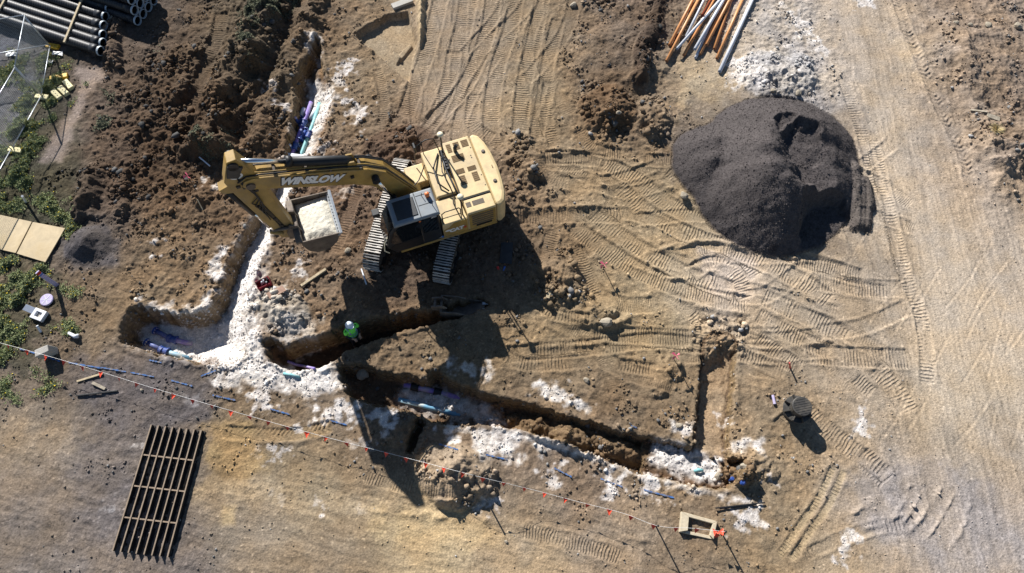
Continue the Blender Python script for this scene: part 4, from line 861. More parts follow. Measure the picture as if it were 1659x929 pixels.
# --- bucket with its load
arc = [(3.16, 2.30), (3.3, 1.95), (3.55, 1.68), (3.85, 1.55), (4.12, 1.6), (4.32, 1.8), (4.42, 2.1), (4.46, 2.5)]
bk = MB(); t_ = .035; outer = arc; inner_ = [(x_ + (.03 if i < 4 else -.03), z_ + .035) for i, (x_, z_) in enumerate(arc)]
bk.prism(outer + inner_[::-1], -.9, .9, 'y')
bucket = bk.build('bucket', BUCKET, ex, .008)
for sg in (-1, 1):
    y_ = sg * .905
    MB().prism([(3.1, 2.42)] + arc[1:] + [(4.46, 2.56)], min(y_, y_ - sg * .035), max(y_, y_ - sg * .035), 'y').build('side_plate', BUCKET, bucket)
MB().add(*(lambda v, f: (v, f))([(3.02, -.92, 2.42), (3.16, -.92, 2.28), (3.22, -.92, 2.31), (3.08, -.92, 2.46), (3.02, .92, 2.42), (3.16, .92, 2.28), (3.22, .92, 2.31), (3.08, .92, 2.46)], [(0, 1, 2, 3), (7, 6, 5, 4), (0, 4, 5, 1), (1, 5, 6, 2), (2, 6, 7, 3), (3, 7, 4, 0)])).build('cutting_edge', EDGE, bucket)
for q in range(13): MB().box((3.15, -.8 + q * .133, 2.385), (.035, .035, .03), M=Matrix.Rotation(.78, 3, 'Y')).build('edge_bolt', BLACK, bucket)
MB().bbox(4.4, 4.62, -.88, .88, 2.44, 2.58).build('top_beam', BUCKET, bucket, .02)
for sg in (-1, 1): MB().prism([(4.35, 2.35), (4.62, 2.0), (4.86, 2.05), (4.84, 2.45), (4.66, 2.85), (4.4, 2.75)], sg * .3 - .03, sg * .3 + .03, 'y').build('bucket_ear', BUCKET, bucket)
MB().tube([(4.62, -.34, 2.72), (4.62, .34, 2.72)], .06, 10).build('hitch_pin', STEEL, bucket); MB().bbox(4.4, 4.6, -.3, .3, 2.3, 2.36).build('hitch_plate', BUCKET, bucket)
# the heaped lime is a thing of its own, lying in the bucket
LIME = mat('lime_load', (.66, .62, .52), .95, 0, .1, 12.0, bump=.6, bscale=22, spec=.1)
nx_, ny_ = 26, 34; vs = []; fs = []
for j in range(ny_):
    for i in range(nx_):
        a = i / (nx_ - 1); c_ = j / (ny_ - 1); x_ = 3.2 + a * 1.2; y_ = -.86 + c_ * 1.72
        e = min(a, 1 - a, c_, 1 - c_) * 5
        vs.append((x_, y_, 2.22 + .16 * min(1, e) * (1 - .25 * abs(c_ - .5)) + random.uniform(-.018, .018)))
base_n = len(vs); 
for j in range(ny_ - 1):
    for i in range(nx_ - 1): q = j * nx_ + i; fs.append((q, q + 1, q + nx_ + 1, q + nx_))
ring = [i for i in range(nx_)] + [j * nx_ + nx_ - 1 for j in range(1, ny_)] + [(ny_ - 1) * nx_ + i for i in range(nx_ - 2, -1, -1)] + [j * nx_ for j in range(ny_ - 2, 0, -1)]
for q in ring: v_ = vs[q]; vs.append((3.82 + (v_[0] - 3.82) * .75, v_[1] * .98, 1.75))
m_ = len(ring)
for q in range(m_): fs.append((ring[q], base_n + q, base_n + (q + 1) % m_, ring[(q + 1) % m_]))
fs.append(tuple(base_n + q for q in range(m_)))
ld = MB().add(vs, fs).build('lime_load', LIME, None, smooth=True)
ld.location = ex.location; ld.rotation_euler = ex.rotation_euler; tag(ld, 'heap of pale crushed lime filling the excavator bucket', 'lime')
# ---------------------------------------------------------------- things on the site
TIMBER = mat('weathered_timber', (.42, .34, .22), .85, 0, .25, 14.0, bump=.2, bscale=60)
TIMBER2 = mat('grey_timber', (.3, .26, .2), .9, 0, .3, 12.0, bump=.2, bscale=60)
BPIPE = mat('black_polyethylene', (.010, .012, .017), .5, 0, .25, 3.0, dirt=.3, dirt_rgb=(.12, .1, .08))
COLLAR = mat('pale_pipe_rim', (.42, .48, .52), .5, 0, .1, 6.0)
ORANGE = mat('orange_pvc', (.64, .29, .11), .4, 0, .12, 3.0, dirt=.35, dirt_rgb=(.4, .26, .14))
REDPVC = mat('red_brown_pvc', (.36, .08, .03), .4, 0, .12, 3.0, dirt=.3)
WPVC = mat('white_pvc', (.66, .68, .72), .4, 0, .06, 3.0, dirt=.3, dirt_rgb=(.4, .36, .3))
PURPLE = mat('purple_pvc', (.24, .17, .48), .5, 0, .1, 4.0, dirt=.75, dirt_rgb=(.46, .43, .42))
LILAC = mat('lilac_cap', (.42, .37, .55), .5, 0, .1, 6.0, dirt=.5, dirt_rgb=(.4, .36, .34))
TEAL = mat('pale_teal_pvc', (.2, .46, .48), .5, 0, .1, 4.0, dirt=.6, dirt_rgb=(.5, .48, .42))
SKYB = mat('sky_blue_pvc', (.14, .34, .5), .5, 0, .1, 4.0, dirt=.75, dirt_rgb=(.5, .46, .36))
NAVY = mat('blue_fitting', (.02, .06, .26), .5, 0, .15, 6.0, dirt=.5, dirt_rgb=(.3, .28, .3))
BLUETAPE = mat('blue_tape', (.035, .11, .29), .75, 0, .2, 9.0, dirt=.95, dirt_rgb=(.2, .17, .13))
FLAG = mat('red_flag_plastic', (.85, .09, .04), .55, 0, .1, 9.0)
PINK = mat('pink_tape', (.75, .16, .25), .6, 0, .1, 9.0)
GALV = mat('galvanised_tube', (.5, .53, .56), .4, .6, .1, 9.0)
WIRE = mat('fence_wire', (.36, .4, .43), .5, .4, .1, 9.0)
CREAMB = mat('cream_plastic_block', (.72, .64, .34), .6, 0, .1, 9.0, dirt=.4, dirt_rgb=(.4, .32, .18))
YBLOCK = mat('yellow_plastic_block', (.7, .42, .03), .5, 0, .1, 9.0, dirt=.3)
PLY = mat('tan_plywood', (.52, .42, .27), .85, 0, .14, 2.0, dirt=.7, dirt_rgb=(.4, .3, .16))
CONC = mat('pale_concrete', (.5, .43, .31), .9, 0, .12, 6.0, bump=.25, bscale=40, dirt=.4, dirt_rgb=(.26, .19, .11))
CONC2 = mat('grey_concrete', (.42, .4, .36), .9, 0, .12, 6.0, bump=.25, bscale=40, dirt=.4)
RAILM = mat('rusty_rail', (.26, .2, .145), .7, .2, .2, 6.0, dirt=.5, dirt_rgb=(.3, .22, .14))
WEB_AND_SHADE = mat('black_web_and_rail_shade', (.02, .018, .017), .7, 0, .3, 6.0, dirt=.3, dirt_rgb=(.07, .05, .035))  # black webs, and black feet that imitate the shade between the rails
RUST = mat('rusty_plate', (.3, .19, .14), .75, .2, .2, 5.0, dirt=.5, dirt_rgb=(.36, .28, .2))
MHOLE = mat('black_shaft_plastic', (.045, .043, .04), .55, 0, .2, 6.0, dirt=.5, dirt_rgb=(.2, .17, .13))
ROCKM = mat('field_stone', (.3, .26, .2), .9, 0, .2, 6.0, bump=.4, bscale=18, dirt=.5, dirt_rgb=(.22, .16, .1))
def lift(p, dz): return Vector((p.x, p.y, p.z + dz))
def flat_quad(name, px4, t, m, dz=0.03, parent=None):
    """a slab lying on the ground whose corners lie under four photo pixels"""
    pts = [W(a, b, 0) for a, b in px4]; z = max(gz(p.x, p.y) for p in pts) + dz
    c = sum(pts, Vector()) / 4; c.z = z
    o = MB().prism([(p.x - c.x, p.y - c.y) for p in pts], 0, t).build(name, m, parent, .006); o.location = c; return o

# ---- black drainage pipes
def black_pipe(p, q, r, label, group):
    d = (q - p); Ln = d.length; n = 96; prof = []
    root = empty('drainage_pipe', p, 0, label, 'pipe', group)
    root.rotation_euler = d.to_track_quat('Z', 'Y').to_euler()
    b = MB(); vs = []; fs = []; sg = 14
    for i in range(n):
        rr = r * (1.0 if i % 2 else .965)
        for k_ in range(2):
            z_ = Ln * (i + k_ * .5) / n
            for j in range(sg): w = 6.2832 * j / sg; vs.append((rr * math.cos(w), rr * math.sin(w), z_))
    R_ = 2 * n
    for i in range(R_ - 1):
        for j in range(sg): k_ = (j + 1) % sg; fs.append((i * sg + j, i * sg + k_, (i + 1) * sg + k_, (i + 1) * sg + j))
    b.add(vs, fs); b.build('pipe_wall', BPIPE, root, smooth=True)
    MB().pipe((0, 0, Ln - .05), (0, 0, Ln + .03), r * 1.02, r * .9, 18).build('pipe_rim', COLLAR, root)
    MB().pipe((0, 0, 0), (0, 0, Ln - .06), r * .9, r * .88, 14).build('pipe_liner', BLACK, root)
    MB().pipe((0, 0, Ln - .45), (0, 0, Ln - .1), r * 1.05, r * 1.0, 16).build('pipe_socket', BPIPE, root, smooth=True)
ends = [(177, 14), (171, 27), (168, 42), (167, 57), (167, 70), (163, 83)]
dirv = (W(163, 83, .3) - W(0, 29, .3)).normalized()
for i, (a, b_) in enumerate(ends):
    q = W(a, b_, .33); black_pipe(q - dirv * 6.0, q, .21, ['topmost', 'second', 'third', 'fourth', 'fifth', 'lowest'][i] + ' black corrugated pipe in the row beside the mesh fence', 'black pipes in the row by the fence')
q0 = W(163, 83, .33); side = Vector((-dirv.y, dirv.x, 0)); side = side if side.y > 0 else -side
for i in range(2):
    q = W(177, 14, .33) + side * .45 * (i + 1); black_pipe(q - dirv * 6.0, q, .21, ['first', 'second'][i] + ' black corrugated pipe behind the row, cut by the upper photo edge', 'black pipes cut by the upper edge')
d2 = (W(206, 8, 1.2) - W(140, -14, 1.2)).normalized()
for lay in range(3):
    for c_ in range(4 - (lay == 2)):
        q = W(206, 8, 1.15) + Vector((0, 0, -(2 - lay) * .4)) + side * (.43 * c_ + .2 * lay) - d2 * .05 * lay
        q.z = .24 + lay * .4
        black_pipe(q - d2 * 6.0, q, .21, ['first', 'second', 'third', 'fourth'][c_] + ' black pipe from the front, ' + ['bottom', 'middle', 'top'][lay] + ' layer of the tall stack at the upper edge', 'black pipes of the tall stack')
for (a, b_, c_, d_, lab) in ((133, -2, 104, 69, 'long timber batten strapped across the black pipes, near their open ends'), (10, -4, -6, 24, 'timber batten across the black pipes at the photo corner')):
    p, q = W(a, b_, .57), W(c_, d_, .57); o = MB().box((0, 0, 0), ((q - p).length, .09, .06)).build('timber_batten', TIMBER, None, .005); o.location = (p + q) / 2; o.rotation_euler = (0, 0, math.atan2(q.y - p.y, q.x - p.x)); tag(o, lab, 'timber')
for t_ in (.8, 3.2, 5.2):
    p = q0 - dirv * t_; q = p + side * 3.9; o = MB().box((0, 0, 0), ((q - p).length, .1, .1)).build('timber_bearer', TIMBER2); c_ = (p + q) / 2; o.location = (c_.x, c_.y, gz(c_.x, c_.y) + .06); o.rotation_euler = (0, 0, math.atan2(q.y - p.y, q.x - p.x)); tag(o, 'rough timber bearer under the black pipes, ' + {.8: 'nearest their open ends', 3.2: 'below their middle', 5.2: 'furthest from the open ends'}[t_], 'timber', 'bearers under the black pipes')

# ---- mesh fence panels standing in blocks
FT = [W(85, 78), W(71, 158), W(24, 243)]
FT = [FT[0] + (FT[0] - W(-70, 100))*0] + FT[1:]
FH = 1.8
def fence_panel(p, q, lab):
    L_ = (q - p).length; a = math.atan2(q.y - p.y, q.x - p.x); z0 = max(gz(p.x, p.y), gz(q.x, q.y)) + .08
    root = empty('mesh_fence', (p.x, p.y, z0), a, lab, 'fence', 'temporary mesh fence panels')
    for x_ in (.03, L_ - .03): MB().tube([(x_, 0, -.06), (x_, 0, FH)], .021, 8).build('post', GALV, root, smooth=True)
    for z_ in (.08, FH - .02): MB().tube([(.03, 0, z_), (L_ - .03, 0, z_)], .02, 8).build('rail', GALV, root, smooth=True)
    w = MB(); n = int(L_ / .075)
    for k_ in range(1, n): x_ = .03 + (L_ - .06) * k_ / n; w.tube([(x_, .003, .1), (x_, .003, FH - .04)], .0032, 3, False)
    for k_ in range(1, 24): z_ = .08 + (FH - .1) * k_ / 24; w.tube([(.04, -.003, z_), (L_ - .04, -.003, z_)], .0032, 3, False)
    o = w.build('wire_mesh', WIRE, root)
fence_panel(FT[0], FT[1], 'mesh fence panel beside the loose cream blocks'); fence_panel(FT[1], FT[2], 'mesh fence panel above the grey gravel patch, between two block feet')
d3 = (FT[2] - FT[1]).normalized(); fence_panel(FT[2] + d3 * .06, FT[2] + d3 * 2.5, 'mesh fence panel over the tan plywood sheets')
fence_panel(W(-75, 105), FT[0] + Vector((-.05, .02, 0)), 'mesh fence panel running off the photo beside the black pipes')
def block_foot(px, py, rz, m, lab, grp, lx=.58, on_z=0.0):
    p = on(px, py); root = empty('ballast_block', p, rz, lab, 'block', grp)
    MB().bbox(-lx / 2, lx / 2, -.12, .12, -.02, .13, .02).build('block_body', m, root, .015)
    for x_ in (-.14, .0, .14): MB().pipe((x_, 0, .128), (x_, 0, .138), .032, .022, 10).build('socket_rim', m, root); 
    for x_ in (-.14, .0, .14): MB().lathe([(.022, .130), (.022, .134)], (x_, 0, 0), 8).build('socket_hole', BLACK, root)
block_foot(87, 77, -.2, YBLOCK, 'yellow fence foot under the corner where two mesh panels meet', 'fence feet'); block_foot(70, 159, -.15, CREAMB, 'cream fence foot under the mesh panels, beside the loose blocks', 'fence feet'); block_foot(27, 245, -.15, CREAMB, 'cream fence foot above the tan plywood sheets', 'fence feet')
block_foot(93, 155, -.75, CREAMB, 'leftmost of three loose cream blocks lying in weeds', 'loose cream blocks'); block_foot(104, 149, -.75, CREAMB, 'middle one of three loose cream blocks lying in weeds', 'loose cream blocks'); block_foot(112, 139, -.8, CREAMB, 'rightmost of three loose cream blocks, beside bare earth', 'loose cream blocks')
block_foot(97, 127, .25, YBLOCK, 'bright yellow plastic block above the loose cream blocks', 'loose cream blocks', .75)
for (a, b_, lab) in ((20, 90, 'crumpled white plastic sheet lying in the weeds behind the fence'), (95, 88, 'torn white plastic scrap beside the yellow fence foot'), (80, 102, 'white plastic scrap near the fence panel middle')):
    p = on(a, b_); m_ = MB(); vs = [(random.uniform(-.25, .25) * (1.2 if i % 2 else .8), random.uniform(-.14, .14), random.uniform(.01, .12)) for i in range(9)]
    g = 5; vs = [((i % g - 2) * .11 + random.uniform(-.03, .03), (i // g - 1) * .1 + random.uniform(-.03, .03), .03 + random.uniform(0, .09)) for i in range(15)]
    m_.add(vs, [(r_ * g + c_, r_ * g + c_ + 1, (r_ + 1) * g + c_ + 1, (r_ + 1) * g + c_) for r_ in range(2) for c_ in range(g - 1)])
    o = m_.build('plastic_scrap', WHITE); o.location = p; s_ = o.modifiers.new('s', 'SOLIDIFY'); s_.thickness = .006; tag(o, lab, 'plastic sheet')
# ---- plywood sheets
o = flat_quad('plywood_sheet', [(56, 362), (108, 372), (76, 427), (30, 413)], .04, PLY, .02); tag(o, 'tan plywood sheet on the weeds, the one nearer the bare earth', 'plywood sheet', 'plywood sheets')
o = flat_quad('plywood_sheet', [(-12, 347), (54, 361.5), (28, 412), (-38, 397)], .04, PLY, .02); tag(o, 'tan plywood sheet cut by the photo edge', 'plywood sheet', 'plywood sheets')

# ---- loose sewer pipes
def loose_pipe(a, b, r, m, z, lab, grp, L_=6.0):
    p = W(*a, z); q = W(*b, z); d = (q - p).normalized(); q = p + d * L_
    p = Vector((p.x, p.y, gz(p.x, p.y) + z)); q = Vector((q.x, q.y, gz(q.x, q.y) * .3 + z))
    o = MB().pipe(p - p, q - p, r, r * .88, 14).build('sewer_pipe', m, None, smooth=True); o.location = p; tag(o, lab, 'pipe', grp)
Z3 = lambda x_, y_: (820 + x_ / 3.95, y_ / 3.95)
for (x0, y0, x1, y1, r, m, z, lab) in ((1022, 405, 1230, 0, .068, ORANGE, .08, 'orange pipe reaching furthest down at the left of the heap'), (1042, 300, 1195, 0, .068, ORANGE, .08, 'leftmost orange pipe of the loose heap, ending higher than its neighbour'), (1093, 315, 1370, 0, .062, WPVC, .3, 'white pipe lying askew on top of the orange pipes'),
        (1150, 240, 1268, 0, .062, WPVC, .16, 'white pipe between orange pipes, under the askew white one'), (1137, 352, 1330, 0, .068, ORANGE, .1, 'orange pipe just below the askew white pipe end'), (1255, 104, 1312, 0, .075, REDPVC, .34, 'short-reaching red-brown pipe on top of the heap'),
        (1208, 316, 1392, 0, .075, WPVC, .28, 'thick white pipe over the middle of the heap'), (1240, 350, 1412, 0, .068, ORANGE, .1, 'orange pipe right below the thick white pipe'), (1212, 372, 1372, 0, .066, WPVC, .08, 'bluish white pipe at the bottom of the heap'),
        (1282, 288, 1430, 0, .068, ORANGE, .2, 'orange pipe resting on the middle of the heap'), (1332, 315, 1440, 0, .068, ORANGE, .08, 'third orange pipe from the right edge of the heap'), (1347, 377, 1512, 0, .066, ORANGE, .08, 'orange pipe next to the separate white pipe'), (1366, 460, 1575, 0, .085, WPVC, .1, 'separate long white pipe at the right of the heap')):
    loose_pipe(Z3(x0, y0), Z3(x1, y1), r, m, z, lab, 'loose sewer pipes')

# ---- mains in the trenches
def main(name, pts, r, m, lab, parts=()):
    P = [W(a, b, z) for a, b, z in pts]; root = empty(name, P[0], 0, lab, 'water pipe'); P = [p - P[0] for p in P]
    MB().tube(P, r, 14).build('pipe', m, root, smooth=True)
    for (t, kind) in parts:
        i = min(int(t), len(P) - 2); f = t - i; c = P[i].lerp(P[i + 1], f); d = (P[i + 1] - P[i]).normalized()
        if kind == 'coupling':
            MB().pipe(c - d * .16, c + d * .16, r * 1.45, r * .95, 14).build('coupling', NAVY, root)
            for e in (-1, 1): MB().pipe(c + d * (.15 * e), c + d * (.15 * e + .035), r * 1.8, r * .95, 14).build('flange', NAVY, root)
        elif kind == 'white': MB().pipe(c - d * .2, c + d * .2, r * 1.25, r, 14).build('sleeve', WPVC, root)
        elif kind == 'dark': MB().pipe(c - d * .14, c + d * .14, r * 1.5, r * .95, 14).build('coupling', BLACK, root)
    return root
ZT = -.5
main('purple_main', [(504, 166, ZT), (494, 195, ZT), (486, 214, ZT), (477, 240, ZT), (462, 275, ZT - .05), (446, 318, ZT - .3)], .085, PURPLE, 'purple main pipe lying in the upper trench', ((1.3, 'coupling'), (2.9, 'coupling')))
main('teal_main', [(518, 168, ZT), (508, 200, ZT), (498, 225, ZT), (487, 254, ZT), (476, 285, ZT - .1), (462, 322, ZT - .3)], .085, TEAL, 'teal main pipe lying beside the purple one in the upper trench', ((1.75, 'coupling'),))
for (a, b_, c_, d_, lab) in ((492, 176, 488, 190, 'short white pipe sleeve left of the purple main'), (512, 176, 504, 193, 'short white pipe sleeve between purple and teal mains')):
    p, q = W(a, b_, -.55), W(c_, d_, -.55); o = MB().pipe(Vector(), q - p, .1, .085, 16).build('pipe_sleeve', WPVC, None, smooth=True); o.location = p; tag(o, lab, 'pipe')
def hydrant_valve(px, py, z, ang, lab, cap):
    p = W(px, py, z); root = empty('gate_valve', p, ang, lab, 'valve', 'blue valves in the trenches')
    MB().lathe([(.07, -.05), (.11, 0), (.11, .1), (.07, .16), (.05, .3), (.03, .34)], (0, 0, 0), 14).build('valve_body', NAVY, root, smooth=True)
    MB().tube([(-.24, 0, .04), (.3, 0, .04)], .085, 12).build('valve_bore', NAVY, root, smooth=True)
    for x_ in (-.26, .3):
        MB().tube([(x_ - .02, 0, .04), (x_ + .02, 0, .04)], .15, 16).build('flange', NAVY, root)
        for k_ in range(6):
            w = k_ * 1.047; MB().tube([(x_ - .05, .115 * math.cos(w), .04 + .115 * math.sin(w)), (x_ + .05, .115 * math.cos(w), .04 + .115 * math.sin(w))], .016, 6).build('bolt', cap, root)
    MB().bbox(-.04, .04, -.04, .04, .34, .42).build('spindle_cap', cap, root)
hydrant_valve(483, 200, -.6, .9, 'small blue valve with lilac bolts left of the purple main', LILAC); hydrant_valve(492, 220, -.55, 1.2, 'blue valve on the purple main, between both mains', NAVY); hydrant_valve(474, 244, -.6, .9, 'blue valve with white bolts at the lower end of the purple main', WPVC)
main('purple_main', [(276, 549, -.93), (292, 553, -.94), (312, 558, -1.05)], .095, PURPLE, 'short purple main pipe in the left pit', ((.2, 'coupling'),)); main('blue_main', [(262, 568, -.93), (285, 575, -.94), (312, 583, -1.05)], .1, SKYB, 'pale blue main pipe in the left pit', ((.15, 'coupling'),))
def end_cap(px, py, qx, qy, z, capm, lab):
    p, q = W(px, py, z), W(qx, qy, z); d = (q - p); root = empty('flanged_bend', p, 0, lab, 'pipe fitting'); n = d.normalized()
    MB().tube([Vector(), d * .5 + Vector((0, 0, .05)), d], .09, 12).build('bend', NAVY, root, smooth=True)
    MB().tube([-n * .03, n * .03], .16, 16).build('flange', NAVY, root)
    s_ = Vector((-n.y, n.x, 0)); u_ = Vector((0, 0, 1))
    for k_ in range(8): w = k_ * .785; c_ = (s_ * math.cos(w) + u_ * math.sin(w)) * .125; MB().tube([c_ - n * .09, c_ + n * .06], .022, 6).build('bolt', capm, root)
    MB().tube([d - n * .04, d + n * .04], .15, 16).build('flange', NAVY, root)
end_cap(252, 536, 276, 549, -.9, LILAC, 'blue flanged bend with lilac bolts in the left pit'); end_cap(238, 555, 262, 568, -.9, WPVC, 'blue flanged bend with white bolts in the left pit')
main('purple_main', [(655, 624, -.78), (690, 631, -.77), (745, 645, -.86)], .1, PURPLE, 'purple main pipe in the long trench', ((.5, 'dark'), (1.35, 'dark'))); main('blue_main', [(646, 648, -.8), (690, 659, -.79), (746, 673, -.86)], .09, SKYB, 'pale blue main pipe in the long trench')
for (pts, m, lab) in (([(466, 586), (480, 592), (492, 594), (510, 598)], PURPLE, 'purple marker tape at the foot of the worker trench'), ([(460, 606), (472, 608), (486, 612)], TEAL, 'pale teal pipe end poking out of the lime')):
    P = [on(a, b_, .05) for a, b_ in pts]; o = MB().tube([p - P[0] for p in P], .05, 8).build('buried_pipe', m, None, smooth=True); o.location = P[0]; tag(o, lab, 'pipe')
p = on(1124, 764, .05); o = MB().tube([(0, 0, 0), (.12, .03, .06), (.3, .02, .02)], [.05, .07, .05], 8).build('pipe_fitting', TEAL, None, smooth=True); o.location = p; tag(o, 'teal pipe fitting half sunk in white lime in the long trench', 'pipe fitting')
for (a, b_, m, s_, lab) in ((1184, 778, NAVY, .09, 'blue capped peg standing by the trench rubble'), (1201, 783, NAVY, .12, 'blue plastic scrap among the trench rubble')):
    p = on(a, b_, 0); o = MB().tube([(0, 0, -.05), (.02, .02, .25 if s_ < .1 else .08)], [s_ * .4, s_ * .55], 8).lathe([(s_ * .8, 0), (s_ * .9, .04), (s_ * .5, .08)], (.02, .02, .22 if s_ < .1 else .05), 8).build('blue_peg', m); o.location = p; tag(o, lab, 'peg')
p, q = W(445, 249, -.25), W(498, 256, -.25); o = MB().box((0, 0, 0), ((q - p).length, .2, .08)).build('white_plank', WPVC, None, .01); o.location = (p + q) / 2; o.rotation_euler = (0, 0, math.atan2(q.y - p.y, q.x - p.x)); tag(o, 'white plank bridging the upper trench behind the boom', 'plank')

# ---- spare trenching bucket lying in the worker trench
p = W(744, 502, -.3); sb = empty('trenching_bucket', (p.x, p.y, -.42), math.radians(-2) , 'dark steel trenching bucket lying in the shaded trench', 'bucket')
prof = [(-.62, .62), (-.68, .3), (-.5, .02), (-.1, -.08), (.4, -.02), (.95, .12)]
MB().prism(prof + [(x_ - .0, z_ + .035) for x_, z_ in prof[::-1]], -.32, .32, 'y').build('shell', BUCKET, sb, .006)
for sg in (-1, 1): MB().prism([(-.62, .66), (-.68, .3), (-.5, .02), (-.1, -.08), (.4, -.02), (.95, .12), (.88, .22), (.3, .42), (-.1, .62)], sg * .33 - .02, sg * .33 + .02, 'y').build('side_plate', BUCKET, sb)
for sg in (-1, 1): MB().prism([(-.66, .45), (-.95, .5), (-.98, .8), (-.6, .88), (-.4, .66)], sg * .17 - .025, sg * .17 + .025, 'y').build('ear', BUCKET, sb)
MB().tube([(-.85, -.2, .72), (-.85, .2, .72)], .05, 10).build('hitch_pin', STEEL, sb); MB().bbox(-.66, -.58, -.34, .34, .56, .68).build('top_beam', BUCKET, sb)
for y_ in (-.26, 0, .26): MB().prism([(.85, .1), (1.18, .17), (1.2, .2), (.86, .2)], y_ - .05, y_ + .05, 'y').build('tooth', EDGE, sb)

# ---- the worker
def worker():
    zz = -.9
    for _ in range(6):
        ft = W(562, 521, zz + 1.78) - Vector((-.05, .3, 0)); zz = .5 * zz + .5 * gz(ft.x + .0, ft.y)
    base = Vector((ft.x, ft.y, gz(ft.x, ft.y)))
    face = math.atan2(-.75, .66)
    lean = (Matrix.Rotation(-.17, 3, 'X') @ Matrix.Rotation(-.03, 3, 'Y') @ Matrix.Rotation(face, 3, 'Z')).to_euler()
    root = empty('person', base, face, 'worker in green hi-vis vest and white hard hat standing in the trench', 'person'); root.rotation_euler = lean
    SKIN = mat('skin', (.45, .26, .17), .6, 0, .06, 20.0); CLOTH = mat('dark_workwear', (.02, .022, .03), .85, 0, .2, 14.0); VEST = mat('green_vest', (.2, .9, .1), .7, 0, .1, 10.0); BAND = mat('reflective_band', (.22, .3, .42), .4, 0, .08, 10.0); HAT = mat('white_hat', (.72, .78, .84), .35, 0, .03, 6.0); BOOT = mat('boot_leather', (.1, .06, .035), .8, 0, .2, 12.0)
    V = []; E = []; Rr = []
    def v(p, r, par=None):
        V.append(p); Rr.append(r); i = len(V) - 1
        if par is not None: E.append((par, i))
        return i
    pel = v((0, 0, .95), .135); wst = v((.02, 0, 1.12), .13, pel); ch = v((.06, 0, 1.32), .145, wst); nk = v((.09, 0, 1.48), .06, ch); hd = v((.12, 0, 1.57), .07, nk); hd2 = v((.13, 0, 1.66), .098, hd); hd3 = v((.13, 0, 1.74), .075, hd2)
    for s_ in (1, -1):
        hp = v((0, s_ * .1, .88), .1, pel); kn = v((.05, s_ * .12, .5), .068, hp); an = v((.0, s_ * .13, .1), .045, kn); to = v((.13, s_ * .14, .05), .045, an); v((.22, s_ * .15, .04), .038, to)
        sh = v((.07, s_ * .19, 1.4), .062, ch); el = v((.1, s_ * .27, 1.13), .048, sh); wr = v((.32, s_ * .14, 1.1), .032, el); pm = v((.39, s_ * .1, 1.11), .034, wr)
        for k_ in range(4):
            f1_ = v((.45 + .004 * k_, s_ * (.1 + .024 * (k_ - 1.5)), 1.105), .009, pm); f2_ = v((.485 - .006 * abs(k_ - 1.2), s_ * (.095 + .024 * (k_ - 1.5)), 1.085), .009, f1_); v((.49 - .008 * abs(k_ - 1.2), s_ * (.09 + .024 * (k_ - 1.5)), 1.055), .008, f2_)
        t1 = v((.41, s_ * .06, 1.135), .01, pm); v((.45, s_ * .045, 1.14), .009, t1)
    me = bpy.data.meshes.new('body'); me.from_pydata(V, E, []); o = bpy.data.objects.new('body', me); C.objects.link(o)
    sk = o.modifiers.new('skin', 'SKIN'); 
    lay = me.skin_vertices[0] if me.skin_vertices else None
    if lay is None:
        bpy.context.view_layer.update(); lay = me.skin_vertices[0]
    for i, r in enumerate(Rr): lay.data[i].radius = (r, r)
    lay.data[0].use_root = True
    ss = o.modifiers.new('sub', 'SUBSURF'); ss.levels = 2; ss.render_levels = 2
    bpy.context.view_layer.update(); me2 = bpy.data.meshes.new_from_object(o.evaluated_get(bpy.context.evaluated_depsgraph_get())); bpy.data.objects.remove(o)
    for m_ in (CLOTH, SKIN, BOOT): me2.materials.append(m_)
    for p_ in me2.polygons:
        c_ = p_.center; p_.use_smooth = True
        p_.material_index = 1 if (c_.z > 1.46 or (c_.x > .3 and c_.z > 1.0)) else (2 if c_.z < .14 else 0)
    body = bpy.data.objects.new('body', me2); C.objects.link(body); body.parent = root
    vs = []; rings = [(.86, .175, .2, .0), (1.0, .172, .195, .01), (1.15, .165, .19, .025), (1.3, .178, .215, .05), (1.4, .16, .23, .065), (1.46, .1, .17, .075), (1.49, .07, .1, .08)]; n = 20
    for (z_, rx, ry, cx) in rings:
        for j in range(n): w = 6.2832 * j / n; vs.append((cx + rx * math.cos(w), ry * math.sin(w), z_))
    fs = [(i * n + j, i * n + (j + 1) % n, (i + 1) * n + (j + 1) % n, (i + 1) * n + j) for i in range(len(rings) - 1) for j in range(n)]
    vest = MB().add(vs, fs).build('vest', VEST, root, smooth=True); s_ = vest.modifiers.new('s', 'SOLIDIFY'); s_.thickness = .012
    for z_, k_ in ((.98, .183), (1.14, .178)): MB().lathe([(k_, z_ - .018), (k_ + .01, z_), (k_, z_ + .018)], (.018, 0, 0), 20, 1.12).build('reflective_band', BAND, vest, smooth=True)
    for s_ in (1, -1):
        MB().tube([(.19, s_ * .12, 1.2), (.2, s_ * .125, 1.36), (.1, s_ * .13, 1.475), (-.03, s_ * .13, 1.44), (-.12, s_ * .11, 1.25)], .028, 6).build('reflective_band', BAND, vest, smooth=True)
        MB().tube([(.07, s_ * .2, 1.41), (.085, s_ * .255, 1.27)], [.082, .07], 12).build('vest_sleeve', VEST, vest, smooth=True)
    hat = MB().lathe([(.165, 1.70), (.168, 1.712), (.128, 1.722), (.125, 1.76), (.105, 1.81), (.06, 1.84), (.001, 1.848)], (.12, 0, 0), 22, .88).build('hard_hat', HAT, root, smooth=True)
    MB().prism([(.22, -.1), (.31, -.06), (.33, 0), (.31, .06), (.22, .1)], 1.70, 1.712).build('hat_peak', HAT, hat)
    MB().tube([(.0, 0, 1.765), (.06, 0, 1.835), (.14, 0, 1.853), (.22, 0, 1.8)], .014, 6).build('hat_ridge', HAT, hat, smooth=True)
